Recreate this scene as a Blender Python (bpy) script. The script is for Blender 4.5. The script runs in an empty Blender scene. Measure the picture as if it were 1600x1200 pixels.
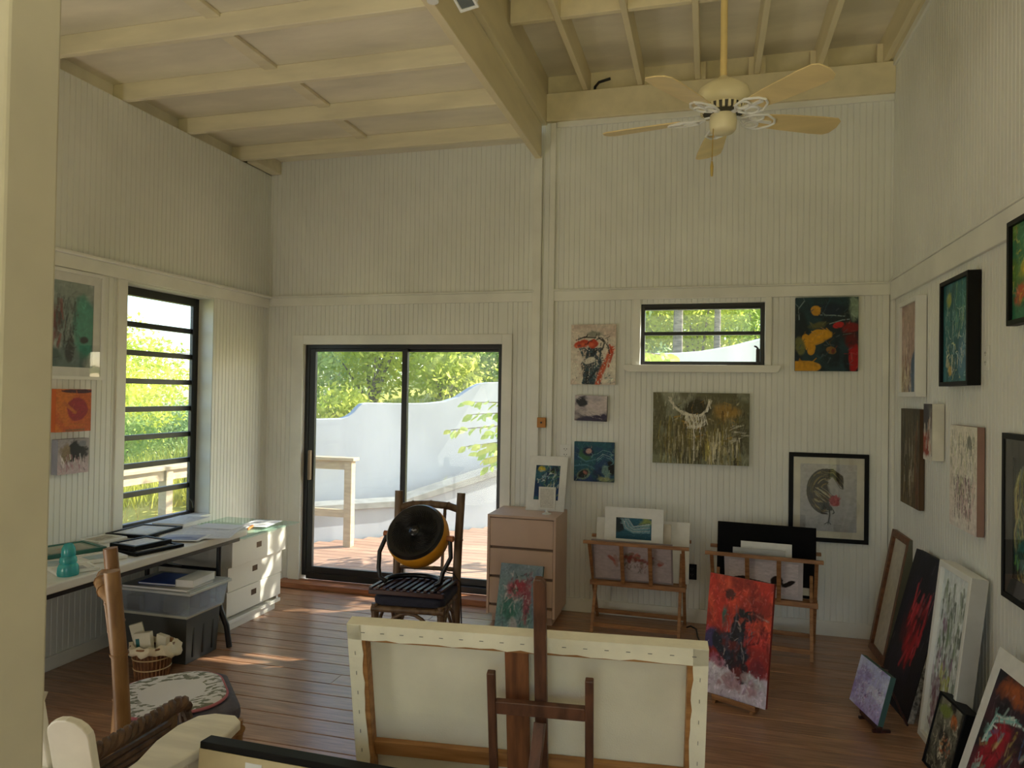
import bpy, bmesh, math, random
import numpy as np
from mathutils import Matrix, Vector
random.seed(7); PI = math.pi
sc = bpy.context.scene
COL = sc.collection
V = Vector

# ------------------------------------------------------------------ camera, sky, sun, exposure
F_PX, YAW, PITCH, ROLL, CAM_H = 1125.864, 0.26551, 0.014162, 0.016043, 1.70165
cam_d = bpy.data.cameras.new('camera'); cam = bpy.data.objects.new('camera', cam_d); COL.objects.link(cam)
cam_d.sensor_width = 36.0; cam_d.lens = 36.0 * F_PX / 1600.0; cam_d.clip_start = 0.02; cam_d.clip_end = 300
_f = V((-math.sin(YAW) * math.cos(PITCH), math.cos(YAW) * math.cos(PITCH), math.sin(PITCH)))
_r = V((math.cos(YAW), math.sin(YAW), 0)); _u = _r.cross(_f)
_r2 = math.cos(ROLL) * _r + math.sin(ROLL) * _u; _u2 = -math.sin(ROLL) * _r + math.cos(ROLL) * _u
cam.matrix_world = Matrix(((_r2.x, _u2.x, -_f.x, 0), (_r2.y, _u2.y, -_f.y, 0), (_r2.z, _u2.z, -_f.z, CAM_H), (0, 0, 0, 1)))
sc.camera = cam
sc.view_settings.view_transform = 'Standard'; sc.view_settings.look = 'None'
sc.view_settings.exposure = 0.0; sc.view_settings.gamma = 1.0; sc.view_settings.use_curve_mapping = False
sc.cycles.use_denoising = True
sc.cycles.max_bounces = 10; sc.cycles.diffuse_bounces = 5; sc.cycles.transparent_max_bounces = 16
sc.cycles.sample_clamp_indirect = 6.0

SUN_DIR = V((-1.42, -0.95, -1.22)).normalized()          # the way the light travels
w = bpy.data.worlds.new('sky'); sc.world = w; w.use_nodes = True
nt = w.node_tree; nt.nodes.clear()
sky = nt.nodes.new('ShaderNodeTexSky'); sky.sky_type = 'NISHITA'; sky.sun_disc = False
sky.sun_elevation = math.asin(-SUN_DIR.z); sky.sun_rotation = math.atan2(-SUN_DIR.x, -SUN_DIR.y)
sky.air_density = 1.0; sky.dust_density = 0.8; sky.ozone_density = 1.0
bg = nt.nodes.new('ShaderNodeBackground'); bg.inputs[1].default_value = 0.48
wo = nt.nodes.new('ShaderNodeOutputWorld')
nt.links.new(sky.outputs[0], bg.inputs[0]); nt.links.new(bg.outputs[0], wo.inputs[0])
sd = bpy.data.lights.new('sun', 'SUN'); sd.energy = 13.0; sd.angle = 0.009; sd.color = (1.0, 0.93, 0.80)
sun = bpy.data.objects.new('sun', sd); COL.objects.link(sun); sun.location = (8, 12, 9)
sun.rotation_euler = SUN_DIR.to_track_quat('-Z', 'Y').to_euler()

def area(name, loc, direction, sx, sy, power, color, portal=False, spread=PI):
    d = bpy.data.lights.new(name, 'AREA'); d.shape = 'RECTANGLE'; d.size = sx; d.size_y = sy
    d.energy = power; d.color = color; d.spread = spread
    o = bpy.data.objects.new(name, d); COL.objects.link(o); o.location = loc
    o.rotation_euler = V(direction).to_track_quat('-Z', 'Z').to_euler()
    if portal: d.cycles.is_portal = True
    return o
# fill light added behind the camera, aimed up to brighten the ceiling
area('rear_fill_light', (0.15, -2.42, 0.55), (0, 0.50, 0.86), 2.0, 1.0, 34, (1.0, 0.95, 0.84), spread=1.6)
area('side_window_standin', (-3.74, 0.55, 1.15), (1, 0.22, 0.42), 2.6, 1.8, 66, (1.0, 0.955, 0.84))  # stands in for an unseen left window; the wall there is closed
area('portal_door', (-2.53, 5.82, 1.1), (0, -1, 0), 1.8, 2.0, 1, (1, 1, 1), True)
area('portal_window', (-4.02, 4.46, 1.56), (1, 0, 0), 0.9, 1.7, 1, (1, 1, 1), True)

# ------------------------------------------------------------------ materials
def S(r, g, b):
    f = lambda c: (c / 12.92 if c <= 0.04045 else ((c + 0.055) / 1.055) ** 2.4)
    return (f(r / 255), f(g / 255), f(b / 255), 1)
MATS = {}
def mat(name, col, rough=0.55, var=0.06, scale=6.0, stretch=(1, 1, 1), bump=0.0, bscale=None, metal=0.0, coat=0.0,
        rnd=0.0, trans=0.0, spec=0.5, col2=None, detail=4.0, contrast=(0.35, 0.65)):
    if name in MATS: return MATS[name]
    m = bpy.data.materials.new(name); m.use_nodes = True; MATS[name] = m
    n = m.node_tree.nodes; L = m.node_tree.links; b = n['Principled BSDF']
    b.inputs['Roughness'].default_value = rough; b.inputs['Metallic'].default_value = metal
    b.inputs['Specular IOR Level'].default_value = spec
    if coat: b.inputs['Coat Weight'].default_value = coat; b.inputs['Coat Roughness'].default_value = 0.22
    tc = n.new('ShaderNodeTexCoord'); mp = n.new('ShaderNodeMapping'); mp.inputs['Scale'].default_value = stretch
    L.new(tc.outputs['Object'], mp.inputs[0])
    no = n.new('ShaderNodeTexNoise'); no.inputs['Scale'].default_value = scale; no.inputs['Detail'].default_value = detail
    if rnd:
        oi = n.new('ShaderNodeObjectInfo'); ad = n.new('ShaderNodeVectorMath'); ad.operation = 'ADD'
        sc_ = n.new('ShaderNodeVectorMath'); sc_.operation = 'SCALE'; sc_.inputs[0].default_value = (37, 19, 53)
        L.new(oi.outputs['Random'], sc_.inputs['Scale']); L.new(mp.outputs[0], ad.inputs[0]); L.new(sc_.outputs[0], ad.inputs[1])
        L.new(ad.outputs[0], no.inputs['Vector'])
    else: L.new(mp.outputs[0], no.inputs['Vector'])
    c = V(col[:3])
    c2 = V(col2[:3]) if col2 else c * (1 - var * 2.2)
    c1 = c if col2 else c * (1 + var)
    rp = n.new('ShaderNodeValToRGB'); rp.color_ramp.elements[0].position = contrast[0]; rp.color_ramp.elements[1].position = contrast[1]
    rp.color_ramp.elements[0].color = (*[min(1, x) for x in c2], 1); rp.color_ramp.elements[1].color = (*[min(1, x) for x in c1], 1)
    L.new(no.outputs['Fac'], rp.inputs[0])
    out = rp.outputs[0]
    if rnd:
        hs = n.new('ShaderNodeHueSaturation'); mr = n.new('ShaderNodeMapRange')
        mr.inputs['To Min'].default_value = 1 - rnd; mr.inputs['To Max'].default_value = 1 + rnd
        L.new(oi.outputs['Random'], mr.inputs[0]); L.new(mr.outputs[0], hs.inputs['Value']); L.new(out, hs.inputs['Color']); out = hs.outputs[0]
    L.new(out, b.inputs['Base Color'])
    if bump:
        nb = n.new('ShaderNodeTexNoise'); nb.inputs['Scale'].default_value = bscale or scale * 3; nb.inputs['Detail'].default_value = 5
        L.new(mp.outputs[0], nb.inputs['Vector'])
        bp = n.new('ShaderNodeBump'); bp.inputs['Strength'].default_value = bump; bp.inputs['Distance'].default_value = 0.004
        L.new(nb.outputs['Fac'], bp.inputs['Height']); L.new(bp.outputs[0], b.inputs['Normal'])
    if trans:
        tl = n.new('ShaderNodeBsdfTranslucent'); mx = n.new('ShaderNodeMixShader'); mx.inputs[0].default_value = trans
        L.new(out, tl.inputs[0]); L.new(b.outputs[0], mx.inputs[1]); L.new(tl.outputs[0], mx.inputs[2])
        L.new(mx.outputs[0], n['Material Output'].inputs[0])
    return m
def glassy(name, tint=(1, 1, 1), refl=0.06, haze=0.0, hazecol=(0.8, 0.85, 0.9), rough=0.02):
    if name in MATS: return MATS[name]
    m = bpy.data.materials.new(name); m.use_nodes = True; MATS[name] = m
    n = m.node_tree.nodes; L = m.node_tree.links; n.remove(n['Principled BSDF'])
    t = n.new('ShaderNodeBsdfTransparent'); t.inputs[0].default_value = (*tint, 1)
    g = n.new('ShaderNodeBsdfGlossy'); g.inputs['Roughness'].default_value = rough
    lw = n.new('ShaderNodeLayerWeight'); lw.inputs[0].default_value = 0.25
    mr = n.new('ShaderNodeMapRange'); mr.inputs['To Min'].default_value = refl; mr.inputs['To Max'].default_value = 0.6
    L.new(lw.outputs['Facing'], mr.inputs[0])
    pw = n.new('ShaderNodeMath'); pw.operation = 'POWER'; pw.inputs[1].default_value = 3; L.new(lw.outputs['Facing'], pw.inputs[0]); L.new(pw.outputs[0], mr.inputs[0])
    mx = n.new('ShaderNodeMixShader'); L.new(mr.outputs[0], mx.inputs[0]); L.new(t.outputs[0], mx.inputs[1]); L.new(g.outputs[0], mx.inputs[2])
    o = mx.outputs[0]
    if haze:
        d = n.new('ShaderNodeBsdfDiffuse'); d.inputs[0].default_value = (*hazecol, 1)
        tl = n.new('ShaderNodeBsdfTranslucent'); tl.inputs[0].default_value = (*hazecol, 1)
        a = n.new('ShaderNodeMixShader'); a.inputs[0].default_value = 0.5; L.new(d.outputs[0], a.inputs[1]); L.new(tl.outputs[0], a.inputs[2])
        m2 = n.new('ShaderNodeMixShader'); m2.inputs[0].default_value = haze; L.new(o, m2.inputs[1]); L.new(a.outputs[0], m2.inputs[2]); o = m2.outputs[0]
    L.new(o, n['Material Output'].inputs[0])
    return m
WALL = mat('white_painted_beadboard', S(236, 236, 230), 0.5, 0.03, 1.5, bump=0.08, bscale=40)
TRIM = mat('white_painted_trim', S(238, 237, 229), 0.42, 0.04, 3, bump=0.1, bscale=20)
CEIL = mat('cream_painted_plywood', S(238, 230, 208), 0.6, 0.07, 1.2, (1, 3, 1), bump=0.25, bscale=14)
JOIST = mat('cream_painted_joist', S(232, 222, 192), 0.5, 0.05, 2, (1, 5, 5), bump=0.15)
RAFT = mat('cream_painted_rafter', S(232, 219, 182), 0.5, 0.03, 2, (5, 1, 5), bump=0.2)
POSTP = mat('aged_cream_paint', S(212, 205, 180), 0.6, 0.06, 2.5, bump=0.2, bscale=9)
FLOORM = mat('stained_deck_plank', S(178, 134, 102), 0.36, scale=5, stretch=(1, 14, 14), col2=S(138, 100, 74), bump=0.2, bscale=30, rnd=0.14, spec=0.6, coat=0.5)
DECKM = mat('weathered_deck_board', S(176, 140, 118), 0.6, scale=3, stretch=(1, 12, 12), col2=S(140, 108, 90), bump=0.3, rnd=0.14)
STUCCO = mat('white_stucco', S(168, 174, 184), 0.8, 0.05, 1.6, (1, 1, 0.5), bump=0.5, bscale=18)
CAPM = mat('grey_concrete_cap', S(140, 142, 140), 0.8, 0.10, 9, bump=0.4)
RAILW = mat('pale_railing_wood', S(186, 166, 136), 0.6, 0.07, 4, (2, 2, 10), bump=0.2, rnd=0.05)
BLACKF = mat('black_aluminium', S(26, 27, 29), 0.35, 0.05, 5)
BLACK = mat('black_painted_wood', S(13, 13, 14), 0.5, 0.05, 5, spec=0.2)
WHITEF = mat('white_painted_frame', S(236, 236, 232), 0.4, 0.02, 5)
MATB = mat('white_mat_board', S(240, 239, 235), 0.8, 0.02, 20)
CREAM = mat('raw_canvas_back', S(228, 223, 204), 0.9, 0.04, 5, bump=0.3, bscale=220)
CFOLD = mat('primed_canvas_fold', S(238, 233, 212), 0.8, 0.04, 10, bump=0.4, bscale=60)
OAK = mat('varnished_beech', S(172, 124, 82), 0.45, scale=8, stretch=(1, 6, 6), col2=S(136, 92, 58), bump=0.1)
PINE = mat('stretcher_pine', S(176, 128, 76), 0.55, scale=5, stretch=(1, 9, 9), col2=S(140, 94, 50), bump=0.1)
DARKW = mat('dark_stained_easel_wood', S(102, 66, 48), 0.45, scale=6, stretch=(6, 6, 1), col2=S(68, 42, 30), bump=0.1)
MAHOG = mat('dark_mahogany', S(74, 40, 36), 0.35, scale=6, stretch=(1, 8, 8), col2=S(44, 24, 24))
BROWNF = mat('brown_frame_wood', S(132, 84, 52), 0.45, scale=7, stretch=(4, 4, 1), col2=S(98, 60, 36))
BAMB = mat('bamboo_cane', S(160, 122, 80), 0.4, scale=5, stretch=(4, 4, 1), col2=S(118, 82, 48), bump=0.1)
BAMBD = mat('dark_rattan_cane', S(122, 98, 74), 0.42, scale=6, stretch=(4, 4, 1), col2=S(86, 64, 46), bump=0.1)
NAVY = mat('navy_cushion_cloth', S(40, 42, 60), 0.85, 0.1, 30, bump=0.3, bscale=150)
GREYC = mat('grey_cushion_cloth', S(96, 94, 110), 0.85, 0.08, 30, bump=0.3, bscale=150)
PLAST = mat('white_table_plastic', S(232, 232, 228), 0.4, 0.02, 8, bump=0.1, bscale=200)
STEELB = mat('black_powder_steel', S(30, 30, 34), 0.4, 0.05, 8)
LAQ = mat('white_lacquer', S(234, 230, 220), 0.35, 0.02, 3)
PINK = mat('blush_painted_board', S(222, 192, 172), 0.5, 0.03, 3)
BINM = mat('dark_grey_bin_plastic', S(72, 74, 72), 0.5, 0.05, 6)
CLEARP = glassy('clear_bin_plastic', (0.93, 0.96, 1.0), 0.08, 0.22, (0.82, 0.88, 0.95), 0.12)
WICK = mat('brown_wicker', S(150, 104, 66), 0.55, scale=20, col2=S(106, 70, 42), bump=0.3)
WICKD = mat('dark_wicker', S(112, 84, 62), 0.5, scale=24, col2=S(70, 50, 38), bump=0.3)
CLOTHW = mat('cream_lining_cloth', S(232, 220, 192), 0.9, 0.05, 12, bump=0.4, bscale=40)
PAPER = mat('white_paper', S(238, 238, 238), 0.8, 0.02, 8)
WHITEPAINT = mat('chipped_white_garden_paint', S(240, 236, 222), 0.5, 0.05, 4, (1, 6, 1), bump=0.25, bscale=14)
FANW = mat('cream_fan_enamel', S(232, 220, 178), 0.4, 0.03, 4)
FANB = mat('cream_fan_blade', S(232, 208, 150), 0.4, 0.04, 3, (1, 4, 1))
GLASS = glassy('window_glass', (0.97, 0.99, 0.98), 0.012, 0.045, (0.92, 0.95, 0.98))
PGLASS = glassy('picture_glass', (0.98, 0.98, 0.98), 0.05)
AQUA = glassy('aqua_glass', (0.42, 0.86, 0.86), 0.10, 0.42, (0.10, 0.62, 0.66), 0.05)
SHEET = glassy('glass_sheet', (0.86, 0.95, 0.91), 0.08, 0.05, (0.6, 0.8, 0.72))
def leafmat(name, c1, c2, trans=0.75):
    return mat(name, c1, 0.5, scale=1.1, col2=c2, trans=trans, detail=6, contrast=(0.42, 0.6), spec=0.3)
LEAF1 = leafmat('yellow_green_leaves', S(236, 236, 120), S(196, 208, 92))
LEAF2 = leafmat('mid_green_leaves', S(206, 222, 130), S(160, 188, 100))
LEAF3 = leafmat('grey_green_leaves', S(200, 216, 170), S(150, 178, 130))
GRASSM = leafmat('dry_grass_blades', S(232, 198, 112), S(192, 150, 84), 0.5)
GROUND = mat('dry_grass_ground', S(216, 206, 112), 0.9, scale=2.0, col2=S(172, 172, 80), bump=0.5)
BARK = mat('grey_bark', S(150, 140, 128), 0.9, scale=8, stretch=(1, 1, 4), col2=S(104, 96, 86), bump=0.6)

def paintmat():
    m = bpy.data.materials.new('artist_paint'); m.use_nodes = True
    n = m.node_tree.nodes; L = m.node_tree.links; b = n['Principled BSDF']
    at = n.new('ShaderNodeAttribute'); at.attribute_name = 'paint'
    L.new(at.outputs['Color'], b.inputs['Base Color']); b.inputs['Roughness'].default_value = 0.5
    b.inputs['Specular IOR Level'].default_value = 0.35
    no = n.new('ShaderNodeTexNoise'); no.inputs['Scale'].default_value = 60; no.inputs['Detail'].default_value = 5
    tc = n.new('ShaderNodeTexCoord'); L.new(tc.outputs['Object'], no.inputs['Vector'])
    bp = n.new('ShaderNodeBump'); bp.inputs['Strength'].default_value = 0.25; bp.inputs['Distance'].default_value = 0.004
    L.new(no.outputs['Fac'], bp.inputs['Height']); L.new(bp.outputs[0], b.inputs['Normal'])
    return m
PAINT = paintmat()

# ------------------------------------------------------------------ mesh helpers
class MB:
    def __init__(self): self.v = []; self.f = []
    def add(self, vs, fs, M=None):
        o = len(self.v)
        self.v += [tuple(M @ V(p)) if M is not None else tuple(p) for p in vs]
        self.f += [[i + o for i in f] for f in fs]; return self
    def box(self, x0, x1, y0, y1, z0, z1, M=None):
        vs = [(x, y, z) for x in (x0, x1) for y in (y0, y1) for z in (z0, z1)]
        return self.add(vs, [(0, 1, 3, 2), (4, 6, 7, 5), (0, 4, 5, 1), (2, 3, 7, 6), (0, 2, 6, 4), (1, 5, 7, 3)], M)
    def bar(self, a, b, w, t, up=(0, 0, 1), M=None):
        a = V(a); b = V(b); d = (b - a); l = d.length; d.normalize(); u = V(up)
        s = d.cross(u)
        if s.length < 1e-4: s = d.cross(V((1, 0, 0)))
        s.normalize(); u = s.cross(d)
        m = Matrix(((d.x, s.x, u.x, a.x), (d.y, s.y, u.y, a.y), (d.z, s.z, u.z, a.z), (0, 0, 0, 1)))
        if M is not None: m = M @ m
        return self.box(0, l, -w / 2, w / 2, -t / 2, t / 2, m)
    def tube(self, pts, r, n=8, M=None, closed=False):
        pts = [V(p) for p in pts]; k = len(pts); rs = r if isinstance(r, (list, tuple)) else [r] * k
        vs = []; fs = []; prev = None
        for i, p in enumerate(pts):
            if closed: d = pts[(i + 1) % k] - pts[i - 1]
            else: d = pts[min(i + 1, k - 1)] - pts[max(i - 1, 0)]
            d.normalize()
            if prev is None:
                a = d.cross(V((0, 0, 1)))
                if a.length < 1e-3: a = d.cross(V((1, 0, 0)))
            else: a = prev - d * prev.dot(d)
            a.normalize(); prev = a; bb = d.cross(a)
            for j in range(n):
                t = 2 * PI * j / n
                vs.append(p + (a * math.cos(t) + bb * math.sin(t)) * rs[i])
        for i in range(k if closed else k - 1):
            for j in range(n):
                i2 = (i + 1) % k
                fs.append((i * n + j, i * n + (j + 1) % n, i2 * n + (j + 1) % n, i2 * n + j))
        if not closed: fs += [tuple(range(n - 1, -1, -1)), tuple((k - 1) * n + j for j in range(n))]
        return self.add(vs, fs, M)
    def lathe(self, prof, n=20, M=None):
        vs = []; fs = []; k = len(prof)
        for r, z in prof:
            for j in range(n):
                t = 2 * PI * j / n; vs.append((r * math.cos(t), r * math.sin(t), z))
        for i in range(k - 1):
            for j in range(n): fs.append((i * n + j, i * n + (j + 1) % n, (i + 1) * n + (j + 1) % n, (i + 1) * n + j))
        if prof[0][0] > 1e-5: fs.append(tuple(range(n - 1, -1, -1)))
        if prof[-1][0] > 1e-5: fs.append(tuple((k - 1) * n + j for j in range(n)))
        return self.add(vs, fs, M)
    def prism(self, outl, t0, t1, M=None):
        n = len(outl); vs = [(x, y, t0) for x, y in outl] + [(x, y, t1) for x, y in outl]
        fs = [tuple(range(n - 1, -1, -1)), tuple(range(n, 2 * n))] + [(i, (i + 1) % n, n + (i + 1) % n, n + i) for i in range(n)]
        return self.add(vs, fs, M)
    def frame(self, w, h, b, z0, z1, M=None, bt=None):
        # mitred rectangular ring, outer w x h, bar width b
        o = [(0, 0), (w, 0), (w, h), (0, h)]; i = [(b, b), (w - b, b), (w - b, h - b), (b, h - b)]
        vs = [(x, y, z) for z in (z0, z1) for x, y in o + i]; fs = []
        for k in range(4):
            k2 = (k + 1) % 4
            fs += [(k, 4 + k, 4 + k2, k2), (8 + k, 8 + k2, 12 + k2, 12 + k), (k, k2, 8 + k2, 8 + k), (4 + k, 12 + k, 12 + k2, 4 + k2)]
        return self.add(vs, fs, M)
    def build(self, name, m, parent=None, smooth=False, bevel=0.0, seg=2):
        me = bpy.data.meshes.new(name); me.from_pydata(self.v, [], self.f); me.validate()
        bm = bmesh.new(); bm.from_mesh(me)
        bmesh.ops.recalc_face_normals(bm, faces=bm.faces); bm.to_mesh(me); bm.free()
        me.materials.append(m)
        if smooth:
            me.polygons.foreach_set('use_smooth', [True] * len(me.polygons))
            try: me.set_sharp_from_angle(angle=math.radians(50))
            except Exception: pass
        o = bpy.data.objects.new(name, me); COL.objects.link(o)
        if parent is not None: o.parent = parent
        if bevel:
            md = o.modifiers.new('bevel', 'BEVEL'); md.width = bevel; md.segments = seg; md.limit_method = 'ANGLE'
        return o
def box(name, m, x0, x1, y0, y1, z0, z1, parent=None, bevel=0.003, M=None):
    return MB().box(x0, x1, y0, y1, z0, z1, M).build(name, m, parent, bevel=bevel)
def thing(name, label, cat, M=None, group=None):
    o = bpy.data.objects.new(name, None); COL.objects.link(o); o.empty_display_size = 0.05
    if M is not None: o.matrix_world = M
    o['label'] = label; o['category'] = cat
    if group: o['group'] = group
    return o
def tag(o, label, cat, group=None, kind=None):
    o['label'] = label; o['category'] = cat
    if group: o['group'] = group
    if kind: o['kind'] = kind
    return o
def struct(o): o['kind'] = 'structure'; return o
def T(x, y, z=0, rz=0): return Matrix.Translation((x, y, z)) @ Matrix.Rotation(rz, 4, 'Z')
def basis(o, x, up):
    x = V(x).normalized(); u = V(up); u = (u - x * u.dot(x)).normalized(); n = x.cross(u)
    return Matrix(((x.x, u.x, n.x, o[0]), (x.y, u.y, n.y, o[1]), (x.z, u.z, n.z, o[2]), (0, 0, 0, 1)))
def arc(cx, cy, r, a0, a1, n): return [(cx + r * math.cos(a0 + (a1 - a0) * i / n), cy + r * math.sin(a0 + (a1 - a0) * i / n)) for i in range(n + 1)]
def rrect(w, h, r, n=5, cx=0, cy=0):
    p = []
    for sx, sy, a in ((1, 1, 0), (-1, 1, PI / 2), (-1, -1, PI), (1, -1, 1.5 * PI)):
        p += arc(cx + sx * (w / 2 - r), cy + sy * (h / 2 - r), r, a, a + PI / 2, n)
    return p

# ------------------------------------------------------------------ a small painter: colours per vertex of the painted face
def vnoise(x, y, seed):
    rg = np.random.RandomState(seed % 100000); t = rg.rand(64, 64)
    xi = np.floor(x).astype(int); yi = np.floor(y).astype(int); fx = x - xi; fy = y - yi
    fx = fx * fx * (3 - 2 * fx); fy = fy * fy * (3 - 2 * fy)
    a = t[yi % 64, xi % 64]; b = t[yi % 64, (xi + 1) % 64]; c = t[(yi + 1) % 64, xi % 64]; d = t[(yi + 1) % 64, (xi + 1) % 64]
    return (a * (1 - fx) + b * fx) * (1 - fy) + (c * (1 - fx) + d * fx) * fy
class Art:
    def __init__(self, w, h, px, base, seed):
        self.w, self.h = w, h; self.nx = max(8, int(w * px)); self.ny = max(8, int(h * px))
        gx, gy = np.meshgrid(np.linspace(0, 1, self.nx), np.linspace(0, 1, self.ny)); self.x, self.y = gx, gy
        self.c = np.zeros((self.ny, self.nx, 3)); self.c[:] = base; self.r = random.Random(seed); self.s = seed * 17 + 3
    def n(self, sx, sy, o=3):
        self.s += 7; out = 0; amp = 1; tot = 0
        for i in range(o):
            out = out + amp * vnoise(self.x * sx * 2 ** i + 9, self.y * sy * 2 ** i + 5, self.s + i); tot += amp; amp *= 0.55
        return out / tot
    def mix(self, a, col): a = np.clip(a, 0, 1)[..., None]; self.c = self.c * (1 - a) + np.array(col, float) * a; return self
    def grad(self, top, bot, jit=0.15):
        t = np.clip(self.y + (self.n(4, 4) - 0.5) * jit * 2, 0, 1)[..., None]; self.c = np.array(bot, float) * (1 - t) + np.array(top, float) * t; return self
    def cloud(self, col, sx, sy, lo=0.5, hi=0.65, a=1.0): return self.mix(np.clip((self.n(sx, sy) - lo) / (hi - lo), 0, 1) * a, col)
    def blob(self, cx, cy, rx, ry, col, rot=0, e=0.35, soft=0.15, a=1.0, ns=6):
        cr, sr = math.cos(rot), math.sin(rot); k = self.w / self.h
        dx = (self.x - cx) * k; dy = self.y - cy; u = (dx * cr + dy * sr) / (rx * k); v = (-dx * sr + dy * cr) / ry
        d = np.sqrt(u * u + v * v) + (self.n(ns, ns) - 0.5) * 2 * e
        return self.mix(np.clip((1 - d) / soft, 0, 1) * a, col)
    def stroke(self, pts, wd, col, a=1.0, soft=0.5, dry=0.0):
        k = self.w / self.h; xs = [p[0] for p in pts]; ys = [p[1] for p in pts]; m = wd * 1.5
        i0, i1 = np.searchsorted(self.x[0], [min(xs) - m / k, max(xs) + m / k]); j0, j1 = np.searchsorted(self.y[:, 0], [min(ys) - m, max(ys) + m])
        if i1 <= i0 or j1 <= j0: return self
        X = self.x[j0:j1, i0:i1] * k; Y = self.y[j0:j1, i0:i1]; D = np.full(X.shape, 9.0)
        for (ax, ay), (bx, by) in zip(pts[:-1], pts[1:]):
            ax *= k; bx *= k; dx, dy = bx - ax, by - ay; l = dx * dx + dy * dy + 1e-9
            t = np.clip(((X - ax) * dx + (Y - ay) * dy) / l, 0, 1); D = np.minimum(D, np.hypot(X - ax - t * dx, Y - ay - t * dy))
        al = np.clip((wd - D) / (wd * soft + 1e-6), 0, 1) * a
        if dry: self.s += 3; al = al * (vnoise(X * 60, Y * 60, self.s) > dry)
        al = al[..., None]; self.c[j0:j1, i0:i1] = self.c[j0:j1, i0:i1] * (1 - al) + np.array(col, float) * al; return self
    def marks(self, n, reg, ln, ang, av, wd, cols, a=0.9, curve=0.0):
        r = self.r
        for _ in range(n):
            x = r.uniform(reg[0], reg[2]); y = r.uniform(reg[1], reg[3]); t = ang + r.uniform(-av, av); L = ln * r.uniform(0.4, 1.3); q = curve * r.uniform(-1, 1)
            p = [(x, y)]
            for i in range(4): x += math.cos(t) * L / 4; y += math.sin(t) * L / 4; t += q; p.append((x, y))
            self.stroke(p, wd * r.uniform(0.5, 1.4), r.choice(cols), a * r.uniform(0.6, 1))
        return self
    def dots(self, n, reg, rad, cols, a=0.9):
        r = self.r
        for _ in range(n):
            x = r.uniform(reg[0], reg[2]); y = r.uniform(reg[1], reg[3]); self.stroke([(x, y), (x + 0.003, y + r.uniform(0, rad))], rad * r.uniform(0.4, 1.3), r.choice(cols), a)
        return self
    def dabs(self, n, ln, wd, jit=0.45, ang=None):
        r = self.r
        for _ in range(n):
            x = r.random(); y = r.random(); c = self.c[min(self.ny - 1, int(y * self.ny)), min(self.nx - 1, int(x * self.nx))]; k = r.uniform(1 - jit, 1 + jit); t = r.uniform(0, PI) if ang is None else ang + r.uniform(-.25, .25)
            col = np.clip(c * k + (0.05 if k > 1.25 else 0), 0, 1); L = ln * r.uniform(.4, 1.4)
            self.stroke([(x, y), (x + math.cos(t) * L, y + math.sin(t) * L)], wd * r.uniform(.5, 1.3), col, r.uniform(.5, .95))
        return self
    def build(self, name, parent, x0=0.0, y0=0.0, z=0.0):
        nx, ny = self.nx, self.ny
        self.c = self.c * (1 + 0.30 * (self.n(26, 26, 2) - 0.5) + 0.22 * (self.n(9, 34, 2) - 0.5))[..., None]
        co = np.zeros((ny, nx, 3)); co[..., 0] = x0 + self.x * self.w; co[..., 1] = y0 + self.y * self.h; co[..., 2] = z
        idx = np.arange(nx * ny).reshape(ny, nx)
        q = np.stack([idx[:-1, :-1], idx[:-1, 1:], idx[1:, 1:], idx[1:, :-1]], -1).reshape(-1, 4)
        me = bpy.data.meshes.new(name); me.vertices.add(nx * ny); me.vertices.foreach_set('co', co.ravel())
        me.loops.add(q.size); me.loops.foreach_set('vertex_index', q.ravel()); me.polygons.add(len(q))
        me.polygons.foreach_set('loop_start', np.arange(0, q.size, 4)); me.update(calc_edges=True)
        ca = me.color_attributes.new('paint', 'FLOAT_COLOR', 'POINT'); rgba = np.ones((nx * ny, 4)); rgba[:, :3] = np.clip(self.c.reshape(-1, 3), 0, 1)
        ca.data.foreach_set('color', rgba.ravel()); me.materials.append(PAINT)
        o = bpy.data.objects.new(name, me); COL.objects.link(o); o.parent = parent; return o
def C(h): h = int(h, 16); return S(h >> 16, (h >> 8) & 255, h & 255)[:3]
def CC(*hs): return [C(h) for h in hs]
# ------------------------------------------------------------------ room shell
XL, XR, YB, YR = -3.802, 1.260, 5.646, -2.5
PITCHB = 0.0415
def beadboard(rects, axis, val, sgn, parent):
    """tongue-and-groove sheets: axis 'x' = wall plane y=val running in x, axis 'y' = wall plane x=val running in y; sgn = side the room is on"""
    for (a0, a1, z0, z1) in rects:
        us = [(a0, 0.0)]; k = math.ceil((a0 + 0.004) / PITCHB)
        while k * PITCHB < a1 - 0.004:
            g = k * PITCHB; us += [(g - 0.0042, 0), (g - 0.0015, -0.005), (g + 0.0015, -0.005), (g + 0.0042, 0)]; k += 1
        us.append((a1, 0.0)); vs = []; fs = []
        for u, d in us:
            p = val + sgn * d
            vs += [((u, p, z0) if axis == 'x' else (p, u, z0)), ((u, p, z1) if axis == 'x' else (p, u, z1))]
        for i in range(len(us) - 1): fs.append((2 * i, 2 * i + 2, 2 * i + 3, 2 * i + 1))
        me = bpy.data.meshes.new('beadboard_panel'); me.from_pydata(vs, [], fs); me.materials.append(WALL)
        o = bpy.data.objects.new('beadboard_panel', me); COL.objects.link(o); o.parent = parent

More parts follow.
